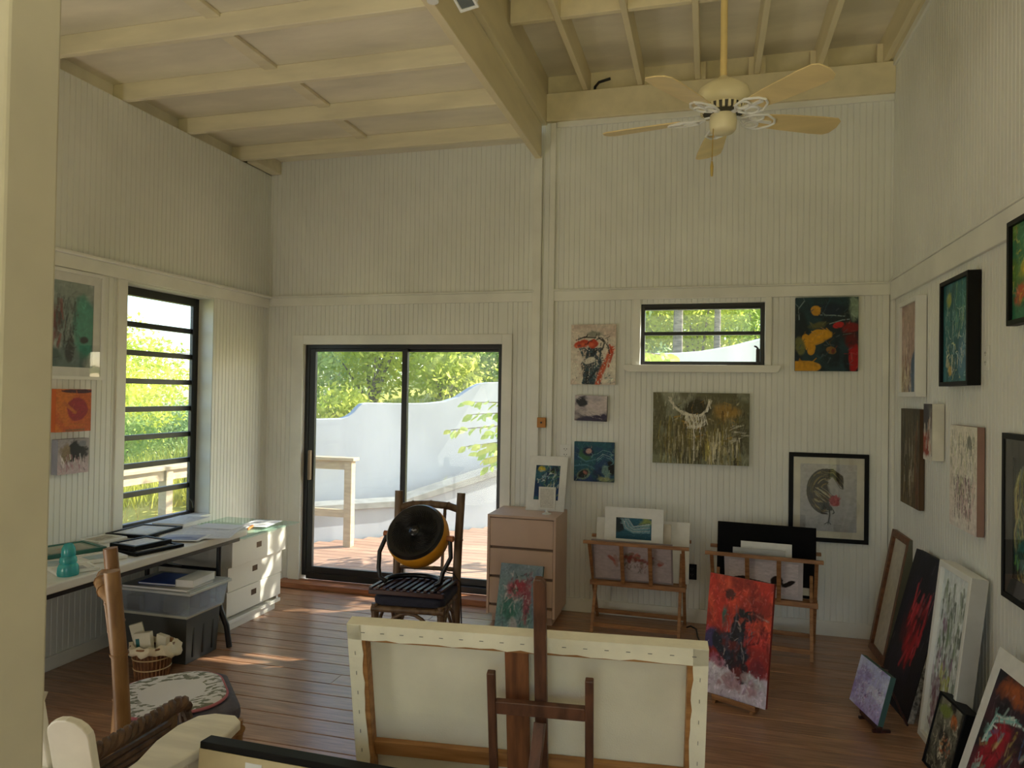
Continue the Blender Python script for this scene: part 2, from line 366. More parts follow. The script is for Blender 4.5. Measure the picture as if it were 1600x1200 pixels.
def solid(name, m, boxes):
    b = MB()
    for q in boxes: b.box(*q)
    return struct(b.build(name, m))
T0 = 0.006
wb = solid('wall_back', TRIM, [(XL - 0.2, -3.44, YB + T0, YB + 0.14, -0.2, 4.4), (-3.44, -1.62, YB + T0, YB + 0.14, 2.11, 4.4), (-3.44, -1.62, YB + T0, YB + 0.14, -0.2, 0.0),
     (-1.62, -0.51, YB + T0, YB + 0.14, -0.2, 4.10), (-0.51, 0.405, YB + T0, YB + 0.14, -0.2, 1.945), (-0.51, 0.405, YB + T0, YB + 0.14, 2.42, 4.10), (0.405, XR + 0.2, YB + T0, YB + 0.14, -0.2, 4.10)])
beadboard([(XL, -3.44, 0, 2.45), (-3.44, -1.62, 2.11, 2.45), (-1.62, -0.51, 0, 2.45), (-0.51, 0.405, 0, 1.945), (0.405, XR, 0, 2.45),
           (-0.51, 0.405, 2.42, 2.45), (XL, -1.31, 2.45, 3.86), (-1.30, XR, 2.45, 3.92)], 'x', YB, -1, wb)
wl = solid('wall_left', TRIM, [(XL - 0.2, XL - T0, YR, 4.01, -0.2, 3.625), (XL - 0.2, XL - T0, 4.01, 4.905, -0.2, 0.70), (XL - 0.2, XL - T0, 4.01, 4.905, 2.42, 3.625), (XL - 0.2, XL - T0, 4.905, YB + 0.14, -0.2, 3.625)])
beadboard([(YR, 4.01, 0, 2.43), (4.01, 4.905, 0, 0.70), (4.905, YB, 0, 2.43), (YR, YB, 2.43, 3.625)], 'y', XL, 1, wl)
wr = solid('wall_right', TRIM, [(XR + T0, XR + 0.2, YR, YB + 0.14, -0.2, 4.4)])
beadboard([(YR, YB, 0, 2.42), (YR, YB, 2.54, 4.12)], 'y', XR, -1, wr)
wre = solid('wall_rear', TRIM, [(XL - 0.2, -0.95, YR - 0.14, YR, -0.2, 4.4), (-0.95, 1.2, YR - 0.14, YR, 2.25, 4.4), (1.2, XR + 0.2, YR - 0.14, YR, -0.2, 4.4)])
wp = struct(MB().box(-1.46, -1.098, 0.90, 1.00, 0, 3.63).build('trim_10', POSTP, bevel=0.006))

# floor: one object per plank, boards run along x
fl = struct(MB().box(XL - 0.2, XR + 0.2, YR, YB + 0.14, -0.2, -0.022).build('floor', mat('dark_subfloor', S(40, 26, 18), 0.9)))
bw = 0.142; meshes = {}
def plank_mesh(l):
    k = round(l, 2)
    if k not in meshes:
        b = MB(); e = 0.0025; h = 0.02
        vs = [(0, 0, 0), (l, 0, 0), (l, bw - 0.005, 0), (0, bw - 0.005, 0), (0, 0, h - e), (l, 0, h - e), (l, bw - 0.005, h - e), (0, bw - 0.005, h - e),
              (0, e, h), (l, e, h), (l, bw - 0.005 - e, h), (0, bw - 0.005 - e, h)]
        b.add(vs, [(0, 1, 5, 4), (2, 3, 7, 6), (1, 2, 6, 5), (0, 4, 7, 3), (4, 5, 9, 8), (6, 7, 11, 10), (5, 6, 10, 9), (7, 4, 8, 11), (8, 9, 10, 11)])
        me = bpy.data.meshes.new('floor_plank'); me.from_pydata(b.v, [], b.f); me.materials.append(FLOORM); meshes[k] = me
    return meshes[k]
y = YB - bw; row = 0; rg = random.Random(4)
while y > 0.4:
    cuts = [XL, XR] if row % 3 else [XL, round(rg.uniform(-2.2, -0.2), 1), XR]
    for a, b_ in zip(cuts[:-1], cuts[1:]):
        o = bpy.data.objects.new('floor_plank', plank_mesh(b_ - a - (0.003 if b_ < XR else 0))); COL.objects.link(o); o.parent = fl
        o.location = (a, y, -0.02)
    y -= bw; row += 1
MB().box(XL, XR, YR, y + bw - 0.004, -0.02, 0.0).build('floor_slab', FLOORM, fl)

# baseboards, rails, corner trims
struct(MB().box(-1.53, XR, YB - 0.018, YB, 0, 0.105).build('baseboard_back', TRIM, bevel=0.004))
struct(MB().box(XL, XL + 0.018, 1.0, 4.3, 0, 0.085).build('baseboard_left', TRIM, bevel=0.004))
struct(MB().box(XR - 0.018, XR, YR, YB - 0.02, 0, 0.105).build('baseboard_right', TRIM, bevel=0.004))
def railm(nm, boxes):
    b = MB()
    for q in boxes: b.box(*q)
    return struct(b.build(nm, TRIM, bevel=0.004))
railm('trim_1', [(XL, -1.36, YB - 0.022, YB, 2.45, 2.525), (XL, -1.36, YB - 0.034, YB, 2.525, 2.54)])
railm('trim_2', [(-1.20, XR, YB - 0.022, YB, 2.45, 2.53), (-1.20, XR, YB - 0.03, YB, 2.53, 2.543)])
railm('trim_3', [(XL, XL + 0.024, 3.40, YB - 0.035, 2.43, 2.515), (XL, XL + 0.055, 3.38, YB - 0.035, 2.515, 2.535)])
railm('trim_4', [(XR - 0.022, XR, YR, YB - 0.03, 2.405, 2.54), (XR - 0.03, XR, YR, YB - 0.03, 2.54, 2.552)])
railm('trim_5', [(1.195, XR - 0.022, YB - 0.020, YB, 0.105, 2.45)]); railm('trim_6', [(XR - 0.020, XR, 5.55, YB - 0.02, 0.105, 2.405)])
railm('trim_7', [(-1.373, -1.304, YB - 0.03, YB, 0.105, 3.62)]); railm('trim_8', [(-1.238, -1.194, YB - 0.03, YB, 0.105, 3.88)])
railm('trim_9', [(XL, XL + 0.045, YB - 0.03, YB, 2.54, 3.63)]) if False else None

# ceiling: left bay (plywood on joists), right bay (boards on rafters), girder between
ce = struct(MB().box(XL - 0.2, -1.34, YR - 0.14, YB + 0.14, 3.745, 3.82).box(-1.34, XR + 0.2, YR - 0.14, YB + 0.3, 4.31, 4.37).build('ceiling', CEIL))
MB().box(XL - 0.2, XL - 0.09, YR, YB, 3.625, 3.745).build('wall_plate_board', CEIL, ce)
for yj in (5.22, 4.585, 3.965, 3.34, 2.71, 2.08, 1.45, 0.82, 0.19, -0.44, -1.07, -1.7):
    MB().box(XL - 0.09, -1.36, yj - 0.02, yj + 0.02, 3.63, 3.745).build('ceiling_joist', JOIST, ce, bevel=0.004)
yy = [5.22, 4.585, 3.965, 3.34, 2.71, 2.08]
for a, b_, xb in ((4.585, 5.22, -2.69), (3.965, 4.585, -2.66), (3.34, 3.965, -2.68), (2.71, 3.34, -2.62)):
    MB().box(xb - 0.045, xb + 0.045, a + 0.02, b_ - 0.02, 3.722, 3.745).build('seam_batten', JOIST, ce, bevel=0.003)
MB().box(XL, XL + 0.1, YB - 0.36, YB - 0.002, 3.63, 3.743).build('corner_filler', JOIST, ce, bevel=0.004)
gird = MB().box(-1.362, -1.312, YR, YB - 0.03, 3.60, 3.868).build('girder_lower_beam', RAFT, ce, bevel=0.004)
MB().box(-1.362, -1.275, YR, YB, 3.874, 4.105).build('girder_upper_beam', RAFT, ce, bevel=0.004)
MB().box(-1.362, -1.295, YR, YB + 0.1, 4.112, 4.31).build('girder_top_board', RAFT, ce, bevel=0.004)
MB().box(-1.362, -1.25, 3.62, 3.70, 3.874, 4.31).build('girder_stud', RAFT, ce, bevel=0.004)
MB().box(-1.275, XR, YB - 0.045, YB, 3.888, 4.112).build('wall_beam', RAFT, ce, bevel=0.005)
MB().box(-1.19, XR, YB - 0.02, YB, 3.842, 3.888).build('wall_beam_trim', TRIM, ce, bevel=0.003)
MB().box(-1.45, XR, YB + 0.102, YB + 0.14, 4.08, 4.31).build('blocking_board', RAFT, ce)
for xr in (-0.962, -0.535, -0.103, 0.325, 0.755, 1.20):
    MB().box(xr - 0.02, xr + 0.02, YR, YB + 0.1, 4.115, 4.31).build('rafter', RAFT, ce, bevel=0.004)
for xr in (-0.063, 0.285, 0.365, 0.715, 0.795, 1.16):
    MB().box(xr - 0.02, xr + 0.02, YB - 0.03, YB + 0.02, 4.06, 4.25).build('rafter_cleat', RAFT, ce, bevel=0.003)
xs = (-1.295, -0.962, -0.535, -0.103, 0.325, 0.755, 1.20)
for a, b_ in zip(xs[:-1], xs[1:]):
    MB().box(a + 0.02, b_ - 0.02, 4.50, 4.54, 4.125, 4.31).build('rafter_blocking', RAFT, ce, bevel=0.003)
    MB().box(a + 0.02, b_ - 0.02, 2.60, 2.64, 4.125, 4.31).build('rafter_blocking', RAFT, ce, bevel=0.003)
MB().box(XR - 0.018, XR, YR, YB - 0.045, 4.075, 4.125).build('right_top_trim', TRIM, ce, bevel=0.003)
MB().box(1.222, XR, YR, YB, 4.125, 4.31).build('right_edge_board', RAFT, ce, bevel=0.003)

cbl = MB().tube([(-0.90, YB + 0.03, 4.10), (-0.90, YB + 0.05, 4.17), (-0.87, YB + 0.06, 4.21), (-0.78, YB + 0.07, 4.235)], 0.011, 8).build('ceiling_cable', BLACKF, smooth=True); tag(cbl, 'black cable curling out behind the wall beam under the right ceiling', 'cable')
# window_1: tall eight-pane window in the left wall
w1 = struct(MB().box(XL - 0.19, XL - 0.14, 4.01, 4.06, 0.70, 2.42).box(XL - 0.19, XL - 0.14, 4.865, 4.905, 0.70, 2.42).box(XL - 0.19, XL - 0.14, 4.06, 4.865, 2.36, 2.42).box(XL - 0.19, XL - 0.14, 4.06, 4.865, 0.70, 0.74).build('window_1', BLACKF, bevel=0.003))
z0, z1 = 0.74, 2.36; np_ = 8; ph = (z1 - z0) / np_
for i in range(np_):
    a = z0 + i * ph; b_ = a + ph
    if i: MB().box(XL - 0.185, XL - 0.148, 4.06, 4.865, a - 0.019, a + 0.019).build('glazing_bar', BLACKF, w1, bevel=0.003)
    MB().box(XL - 0.168, XL - 0.164, 4.06, 4.865, a + 0.01, b_ - 0.01).build('pane', GLASS, w1)
MB().box(XL - 0.148, XL - 0.135, 4.835, 4.86, 0.74, 2.36).build('operator_track', BLACKF, w1, bevel=0.002)
MB().tube([(XL - 0.13, 4.83, 0.84), (XL - 0.10, 4.83, 0.82), (XL - 0.09, 4.83, 0.77)], 0.008).build('crank_handle', STEELB, w1, smooth=True)
MB().box(XL - 0.14, XL + 0.012, 3.93, 4.01, 0.70, 2.43).build('side_casing', TRIM, w1, bevel=0.003)
MB().box(XL - 0.135, XL + 0.02, 4.015, 4.90, 0.702, 0.72).build('window_sill', TRIM, w1, bevel=0.003)
# window_2: small two-pane window in the back wall
w2 = struct(MB().frame(0.915, 0.475, 0.030, 0, 0.05, Matrix.Translation((-0.51, YB + 0.10, 1.945)) @ Matrix.Rotation(PI / 2, 4, 'X')).box(-0.48, 0.375, YB + 0.05, YB + 0.10, 2.375, 2.39).build('window_2', BLACKF, bevel=0.003))
MB().box(-0.48, 0.375, YB + 0.055, YB + 0.095, 2.178, 2.205).build('glazing_bar', BLACKF, w2, bevel=0.003)
MB().box(-0.48, 0.375, YB + 0.072, YB + 0.076, 2.205, 2.375).build('pane', GLASS, w2)
MB().box(-0.48, 0.375, YB + 0.072, YB + 0.076, 1.975, 2.178).build('pane', GLASS, w2)
MB().box(0.345, 0.372, YB + 0.02, YB + 0.05, 1.955, 2.07).tube([(0.36, YB + 0.03, 2.07), (0.345, YB + 0.02, 2.085), (0.33, YB + 0.02, 2.09)], 0.007).build('latch_handle', STEELB, w2, bevel=0.002)
MB().box(-0.568, -0.51, YB - 0.018, YB, 1.945, 2.452).build('side_casing', TRIM, w2, bevel=0.003)
MB().box(0.405, 0.448, YB - 0.018, YB, 1.945, 2.452).build('side_casing', TRIM, w2, bevel=0.003)
sil = [(-0.635, 1.945), (0.515, 1.945), (0.515, 1.93)] + [(0.475 + 0.035 * math.cos(t), 1.925 - 0.035 * math.sin(t)) for t in (0.3, 0.7, 1.1, 1.5)] + [(-0.60, 1.89), (-0.635, 1.91)]
MB().prism(sil, 0, 0.045, Matrix.Translation((0, YB, 0)) @ Matrix.Rotation(PI / 2, 4, 'X')).build('window_sill', TRIM, w2, bevel=0.003)
# door_1: black sliding glass door
d1 = struct(MB().box(-3.44, -3.40, YB + 0.03, YB + 0.12, 0.08, 2.11).box(-1.655, -1.62, YB + 0.03, YB + 0.12, 0.08, 2.11).box(-3.40, -1.655, YB + 0.03, YB + 0.12, 2.075, 2.11).box(-3.40, -1.655, YB + 0.03, YB + 0.12, 0.05, 0.105).build('door_1', BLACKF, bevel=0.003))
for (xa, xb, yo, ls, rs) in ((-3.40, -2.47, 0.035, 0.055, 0.05), (-2.53, -1.655, 0.075, 0.045, 0.02)):
    q = Matrix.Translation((xa, YB + yo, 0.105))
    MB().box(0, ls, 0, 0.035, 0, 1.97, q).box(xb - xa - rs, xb - xa, 0, 0.035, 0, 1.97, q).box(ls, xb - xa - rs, 0, 0.035, 1.945, 1.97, q).box(ls, xb - xa - rs, 0, 0.035, 0, 0.055, q).build('sliding_panel', BLACKF, d1, bevel=0.003)
    MB().box(ls, xb - xa - rs, 0.015, 0.02, 0.055, 1.945, q).build('pane', GLASS, d1)
MB().box(-3.385, -3.36, YB + 0.0, YB + 0.035, 0.92, 1.18).build('door_handle', mat('tan_handle', S(150, 128, 104), 0.5), d1, bevel=0.006)
MB().box(-3.545, -3.44, YB - 0.02, YB, 0.0, 2.19).build('door_casing', TRIM, d1, bevel=0.003)
MB().box(-1.62, -1.535, YB - 0.02, YB, 0.0, 2.19).build('door_casing', TRIM, d1, bevel=0.003)
MB().box(-3.44, -1.62, YB - 0.02, YB, 2.112, 2.19).build('door_casing', TRIM, d1, bevel=0.003)
MB().box(-3.60, -1.56, YB - 0.13, YB + 0.03, 0.0, 0.05).build('door_step', mat('oiled_step_wood', S(176, 118, 80), 0.45, scale=5, stretch=(1, 12, 12), col2=S(140, 88, 56)), d1, bevel=0.006)

# ------------------------------------------------------------------ outside
def gz(x, y):
    # ground height: low lawn on the left, bank behind the garden wall
    d = (x + 4.3) * -0.70 + (y - 7.45) * 0.71            # distance behind the lower wall line
    b = 1 / (1 + math.exp(-(d - 1.15) * 6)); s = max(0, d - 1.5)
    m = 1 / (1 + math.exp(-(x + 7.0 + 0.2 * (y - 7)) * 1.2))
    return -0.45 + m * b * (1.5 + 0.19 * s + 0.10 * max(0, x + 4.5)) + (1 - m) * 0.01 * max(0, -x - 6)
vs = []; fs = []; NX, NY = 60, 46
for j in range(NY):
    for i in range(NX):
        x = -34 + 60 * i / (NX - 1); y = -16 + 52 * j / (NY - 1)
        zz = gz(x, y) + (0.05 * math.sin(x * 1.7) * math.cos(y * 1.3) if y > 7 or x < -5.5 else 0)
        if XL - 1.6 < x < 3 and -4 < y < 7.6: zz = -0.45
        vs.append((x, y, zz))
for j in range(NY - 1):
    for i in range(NX - 1): a = j * NX + i; fs.append((a, a + 1, a + NX + 1, a + NX))
gr = MB().add(vs, fs).build('ground', GROUND, smooth=True); tag(gr, 'dry yellow green grass bank outside the windows', 'ground')
gr['kind'] = 'structure'; 
# deck boards
dk = thing('wooden_deck', 'weathered pinkish timber deck outside the sliding glass door', 'deck', T(-3, 7, -0.24))
dm = {}
y = 3.0; k = 0
while y < 9.2:
    xr_ = -4.02 if y < 5.79 else 0.3
    xl_ = -5.06
    if y > 7.2: xl_ = -4.3 + (y + .133 - 7.5) * 1.0 + 0.01
    if xr_ > xl_:
        MB().box(xl_, xr_, y, y + 0.133, -0.055, -0.03).build('deck_board', DECKM, dk, bevel=0.003).matrix_parent_inverse = dk.matrix_world.inverted()
    y += 0.14
b = MB()
for x in (-4.9, -4.2): MB().box(x, x + 0.05, 3.0, 7.2, -0.22, -0.056).build('deck_joist', RAILW, dk).matrix_parent_inverse = dk.matrix_world.inverted()
for x in (-3.2, -2.2, -1.2, -0.2): MB().box(x, x + 0.05, 5.85, 7.2 + 0.2 * (x + 3.2), -0.22, -0.056).build('deck_joist', RAILW, dk).matrix_parent_inverse = dk.matrix_world.inverted()
def rail_seg(name, label, p0, p1, posts):
    p0 = V(p0); p1 = V(p1); d = (p1 - p0).normalized(); r = thing(name, label, 'railing', Matrix.Translation((p0.x, p0.y, -0.03)))
    I = r.matrix_world.inverted(); e = d * 0.08
    def par(o): o.matrix_parent_inverse = I; return o
    par(MB().bar(p0 - e + V((0, 0, 0.945)), p1 + e + V((0, 0, 0.945)), 0.14, 0.035).build('cap_rail', RAILW, r, bevel=0.004))
    par(MB().bar(p0 + V((0, 0, 0.875)), p1 + V((0, 0, 0.875)), 0.04, 0.10).build('top_rail', RAILW, r, bevel=0.003))
    par(MB().bar(p0 + V((0, 0, 0.335)), p1 + V((0, 0, 0.335)), 0.04, 0.085).build('lower_rail', RAILW, r, bevel=0.003))
    for t in posts:
        q = p0.lerp(p1, t); par(MB().box(q.x - 0.045, q.x + 0.045, q.y - 0.045, q.y + 0.045, -0.03, 0.926).build('post', RAILW, r, bevel=0.004))
rail_seg('deck_railing', 'short pale timber railing ending at a post in front of white garden wall', (-5.0, 7.33, 0), (-3.86, 7.33, 0), (0.45, 1.0))
rail_seg('deck_railing', 'long pale timber railing seen through the tall left window', (-5.0, 2.6, 0), (-5.0, 7.25, 0), (0.05, 0.36, 0.69, 1.0))
# garden walls (diagonal in plan)
WD = V((1.62, 1.60, 0)).normalized(); WN = V((-WD.y, WD.x, 0))
WM = Matrix(((WD.x, 0, WN.x, -4.3), (WD.y, 0, WN.y, 7.50), (0, 1, 0, 0), (0, 0, 0, 1)))      # local x along the wall, y up, z back
low = [(-0.3, -0.3), (7, -0.3), (7, 1.9), (2.33, 0.68), (0.98, 0.31), (-0.3, 0.31)]
lw = thing('ramp_wall', 'low white wall with sloping grey cap rising to the right outside the door', 'wall', Matrix.Translation((-4.3, 7.5, -0.3)))
I = lw.matrix_world.inverted()
MB().prism(low, 0, 0.16, WM).build('wall_body', STUCCO, lw).matrix_parent_inverse = I
capo = [(-0.33, 0.31), (0.98, 0.31), (2.33, 0.64), (7, 1.86), (7, 1.96), (2.33, 0.735), (0.97, 0.385), (-0.33, 0.385)]
MB().prism(capo, -0.05, 0.30, WM).build('wall_cap', CAPM, lw, bevel=0.006).matrix_parent_inverse = I
prof = [(-0.3, 1.35)]
for s, z in ((0.02, 1.36), (0.36, 1.365), (0.44, 1.39), (0.51, 1.44), (0.56, 1.50), (0.62, 1.55), (0.70, 1.565), (1.15, 1.56), (1.5, 1.565), (1.75, 1.59), (1.95, 1.65), (2.08, 1.73), (2.18, 1.79), (2.29, 1.84), (2.40, 1.86),
             (3.2, 1.90), (4.2, 2.1), (5.2, 2.38), (5.9, 2.42), (6.5, 2.48), (7.2, 2.60), (7.8, 2.74), (9.5, 3.1)): prof.append((s, z))
up = MB().prism(prof + [(9.5, -0.4), (-0.3, -0.4)], 0.5, 0.66, WM).build('garden_wall', STUCCO, bevel=0.01); tag(up, 'tall white stucco garden wall with scooped curving top', 'wall')

# foliage
def leaves(name, m, parent, clusters, n, size, seed, aspect=2.2, shell=0.55):
    rg = np.random.RandomState(seed); vol = np.array([c[3] * c[4] * c[5] for c in clusters]) ** 0.7; cnt = (vol / vol.sum() * n).astype(int)
    P = []
    for c, k in zip(clusters, cnt):
        d = rg.normal(size=(k, 3)); d /= np.linalg.norm(d, axis=1)[:, None]; rad = shell + (1 - shell) * rg.rand(k, 1)
        rad *= 1 + 0.22 * np.sin(d[:, :1] * 7 + c[0]) * np.cos(d[:, 2:3] * 6 + c[1])
        P.append(np.array(c[:3]) + d * rad * np.array(c[3:6]))
    P = np.concatenate(P); k = len(P); a = rg.normal(size=(k, 3)); a[:, 2] -= 0.25; a /= np.linalg.norm(a, axis=1)[:, None]
    b = np.cross(a, rg.normal(size=(k, 3))); b /= np.linalg.norm(b, axis=1)[:, None]
    L = size * (0.6 + 0.8 * rg.rand(k, 1)); a = a * L; b = b * L / aspect
    vs = np.stack([P - a * 0.5, P + b * 0.5, P + a * 0.5, P - b * 0.5], 1).reshape(-1, 3)
    me = bpy.data.meshes.new(name); me.vertices.add(4 * k); me.vertices.foreach_set('co', vs.ravel())
    me.loops.add(4 * k); me.loops.foreach_set('vertex_index', np.arange(4 * k)); me.polygons.add(k); me.polygons.foreach_set('loop_start', np.arange(0, 4 * k, 4))
    me.update(calc_edges=True); me.materials.append(m); o = bpy.data.objects.new(name, me); COL.objects.link(o); o.parent = parent; o['kind'] = 'stuff'; return o
def bush(name, label, cat, x, y, r, h, m, n, size, seed, group=None, base=None, trunk=0.04, bare=0.0):
    zb = (gz(x, y) if base is None else base) - 0.05
    t = thing(name, label, cat, T(x, y, zb), group); rg = random.Random(seed); cl = []; st = MB()
    for i in range(7):
        a = i * 2.4 + seed; rr = r * 0.55 * math.sqrt((i + 0.5) / 7); cz = bare + (h - bare) * (0.35 + 0.35 * rg.random())
        c = (rr * math.cos(a), rr * math.sin(a), cz); q = r * rg.uniform(0.45, 0.7); cl.append((*c, q, q, (h - bare) * rg.uniform(0.3, 0.42)))
        st.tube([(0, 0, 0), (c[0] * 0.4, c[1] * 0.4, cz * 0.5), c], [trunk, trunk * 0.7, trunk * 0.3], 6)
    cl.append((0, 0, bare + (h - bare) * 0.72, r * 0.5, r * 0.5, (h - bare) * 0.3))
    st.build('stem', BARK, t, smooth=True); leaves('foliage', m, t, cl, n, size, seed); return t
# bank behind the garden wall (door view, then small-window view)
GB = 'bushes on the bank behind the garden wall'
i = 0
for (x, y, r, h, m) in ((-6.6, 10.4, 1.1, 1.9, LEAF2), (-5.6, 11.4, 1.2, 2.4, LEAF1), (-4.6, 12.6, 1.4, 2.3, LEAF2), (-6.9, 13.0, 1.5, 2.2, LEAF3), (-4.2, 11.3, 0.9, 1.3, LEAF1), (-3.2, 12.6, 1.2, 1.6, LEAF2),
                        (-2.6, 14.2, 1.6, 2.4, LEAF3), (-5.2, 9.7, 0.7, 0.8, LEAF1), (-3.6, 10.9, 0.6, 0.6, LEAF1)):
    bush('bush', {'yellow_green_leaves': 'yellow green', 'mid_green_leaves': 'mid green', 'grey_green_leaves': 'greyish green'}[m.name] + ' bush on the bank behind white garden wall seen through glass door', 'bush', x, y, r, h, m, int(1900 * r * h), 0.105, 100 + i, GB + ', ' + m.name.replace('_', ' ')); i += 1
for (x, y, r, h, m) in ((-1.6, 15.2, 1.5, 3.0, LEAF1), (-0.2, 15.6, 1.5, 3.2, LEAF1), (1.2, 16.2, 1.5, 3.3, LEAF2), (-0.9, 14.2, 0.9, 1.2, LEAF3), (0.6, 14.9, 0.9, 1.2, LEAF1), (2.2, 15.2, 1.1, 2.6, LEAF3), (0.4, 18, 2.2, 4.5, LEAF1), (-2.2, 18.4, 2.2, 4.2, LEAF2)):
    bush('bush', {'yellow_green_leaves': 'yellow green', 'mid_green_leaves': 'mid green', 'grey_green_leaves': 'greyish green'}[m.name] + ' sunlit bush on the bank seen through small high window', 'bush', x, y, r, h, m, int(1500 * r * h), 0.11, 130 + i, 'bushes beyond the small window, ' + m.name.replace('_', ' ')); i += 1
for x, y, lab in ((-0.56, 13.6, 'thick grey trunk seen at left in the small high window'), (0.14, 13.9, 'slimmer grey trunk seen at right in the small high window')):
    z = gz(x, y); t = thing('palm_tree', lab, 'tree', T(x, y, z - 0.1), None)
    MB().tube([(0, 0, 0), (0.02, 0, 2), (-0.02, 0, 5.2)], [0.11, 0.085, 0.08] if x < 0 else [0.08, 0.06, 0.05], 10).build('trunk', BARK, t, smooth=True)
    b = MB()
    for kf in range(14):
        a = kf * 2 * PI / 14; q = Matrix.Rotation(a, 4, 'Z')
        for s in range(8):
            u = 0.3 + 0.2 * s; zz = 5.3 + 0.35 * math.sin(u * 1.6) - 0.22 * u * u
            for sg in (-1, 1): b.add([(u, 0, zz), (u + 0.12, 0, zz), (u + 0.3, sg * 0.42, zz - 0.22)], [(0, 1, 2)], q)
    b.build('fronds', LEAF2, t)['kind'] = 'stuff'
# left-window garden
bush('tree', 'rounded sunlit tree with yellow green crown seen through tall left window', 'tree', -13.0, 11.9, 2.7, 3.8, LEAF1, 42000, 0.115, 201, base=-0.5, trunk=0.08)
bush('tree', 'darker green shrub below the round tree beyond left railing', 'tree', -10.5, 10.6, 1.1, 1.9, LEAF2, 9000, 0.09, 202, base=-0.45)
bush('tree', 'grey green shrub low beside the round tree beyond left railing', 'tree', -12.2, 14.6, 1.3, 1.9, LEAF3, 9000, 0.09, 203, base=-0.45)
pt = thing('palm_shrub', 'young palm with spiky fronds behind the left window railing', 'palm', T(-7.3, 9.1, -0.45)); b = MB()
MB().tube([(0, 0, 0), (0, 0, 0.5)], [0.07, 0.05], 8).build('trunk', BARK, pt, smooth=True)
for kf in range(16):
    a = kf * 2.4; el = 0.35 + 0.8 * random.random(); q = Matrix.Translation((0, 0, 0.5)) @ Matrix.Rotation(a, 4, 'Z') @ Matrix.Rotation(-el, 4, 'Y'); L_ = 0.9
    for s in range(14):
        an = -0.9 + 1.8 * s / 13
        b.add([(0.45, 0, 0), (0.47, 0.012, 0), (0.45 + L_ * 0.6 * math.cos(an), L_ * 0.6 * math.sin(an), -0.12)], [(0, 1, 2)], q)
    b.bar((0, 0, 0), (0.46, 0, 0), 0.012, 0.008, M=q)
b.build('fronds', LEAF2, pt)['kind'] = 'stuff'
rg = np.random.RandomState(5); b = MB()
for k in range(5200):
    x = rg.uniform(-9.5, -5.4); y = rg.uniform(5.5, 12.5); h = rg.uniform(0.35, 0.95) * (0.6 if x > -6.2 else 1); a = rg.rand() * 6.3; dx, dy = 0.012 * math.cos(a), 0.012 * math.sin(a); lx, ly = rg.normal(0, 0.16, 2)
    b.add([(x - dx, y - dy, -0.47), (x + dx, y + dy, -0.47), (x + lx, y + ly, -0.45 + h)], [(0, 1, 2)])
go = b.build('dry_grass', GRASSM); tag(go, 'tall dry golden grass beyond the left railing', 'grass', kind='stuff')
rg = np.random.RandomState(6); b = MB()
for k in range(5200):
    s = rg.uniform(-2.2, 3.2); dd = rg.uniform(0.68, 2.6); q = V((-4.3, 7.5, 0)) + WD * s + WN * dd; zz = gz(q.x, q.y); zz = max(zz, 0.4)
    h = rg.uniform(0.2, 0.5); a = rg.rand() * 6.3; dx, dy = 0.012 * math.cos(a), 0.012 * math.sin(a); lx, ly = rg.normal(0, 0.12, 2)
    b.add([(q.x - dx, q.y - dy, zz - 0.05), (q.x + dx, q.y + dy, zz - 0.05), (q.x + lx, q.y + ly, zz + h)], [(0, 1, 2)])
go = b.build('bank_grass', leafmat('fresh_grass_blades', S(214, 206, 96), S(170, 176, 70))); tag(go, 'yellow grass growing along the top of the garden wall', 'grass', kind='stuff')
pw = MB().tube([(-26, 10, 3.3), (-22, 20, 2.95), (-17, 34, 3.5)], 0.012, 5).build('power_line', BLACK); tag(pw, 'thin dark overhead cable crossing the sky in left window', 'cable')
# leafy plant right of the door outside; it also dapples the sun coming in
pl = thing('leafy_tree', 'small broad-leaved tree reaching into view at the door right edge', 'tree', T(-1.15, 7.35, -0.03)); st = MB(); lv = MB(); rg = random.Random(12)
def big_leaf(p, d, L_, roll):
    d = V(d).normalized(); s = d.cross(V((math.sin(roll), math.cos(roll), 0.9))).normalized(); n = s.cross(d)
    p = V(p); w_ = L_ * 0.26
    lv.add([p, p + d * L_ * 0.35 + s * w_ - n * 0.01, p + d * L_ * 0.72 + s * w_ * 0.8 - n * 0.015, p + d * L_ - n * 0.03, p + d * L_ * 0.72 - s * w_ * 0.8 - n * 0.015, p + d * L_ * 0.35 - s * w_ - n * 0.01, p + d * L_ * 0.5], [(0, 1, 6), (1, 2, 6), (2, 3, 6), (3, 4, 6), (4, 5, 6), (5, 0, 6)])
main = [(0, 0, 0), (0.02, 0.02, 0.6), (-0.05, 0, 1.1), (0, 0, 1.7), (0.05, 0.05, 2.3)]; st.tube(main, [0.035, 0.03, 0.025, 0.02, 0.01], 8)
for k in range(20):
    z = 0.75 + 1.6 * rg.random(); a = rg.uniform(0, 6.28)
    if k < 9: a = PI + rg.uniform(-0.28, 0.28); z = 1.15 + 0.42 * rg.random()
    L_ = rg.uniform(0.5, 0.9) if k >= 9 else rg.uniform(1.1, 1.5)
    tip = V((L_ * math.cos(a), L_ * math.sin(a), z + (rg.uniform(0.0, 0.4) if k >= 9 else rg.uniform(-0.35, 0.15)))); p0 = V((0, 0, z - 0.15)); mid = p0.lerp(tip, 0.6) + V((0, 0, 0.12))
    st.tube([p0, mid, tip], [0.012, 0.008, 0.004], 5)
    for q in range(22):
        t = 0.35 + 0.65 * q / 21; p = p0.lerp(mid, t / 0.6) if t < 0.6 else mid.lerp(tip, (t - 0.6) / 0.4)
        dd = V((math.cos(a + (1.1 if q % 2 else -1.1)), math.sin(a + (1.1 if q % 2 else -1.1)), rg.uniform(-0.9, 0.1)))
        big_leaf(p, dd, rg.uniform(0.10, 0.17), rg.uniform(0, 6))
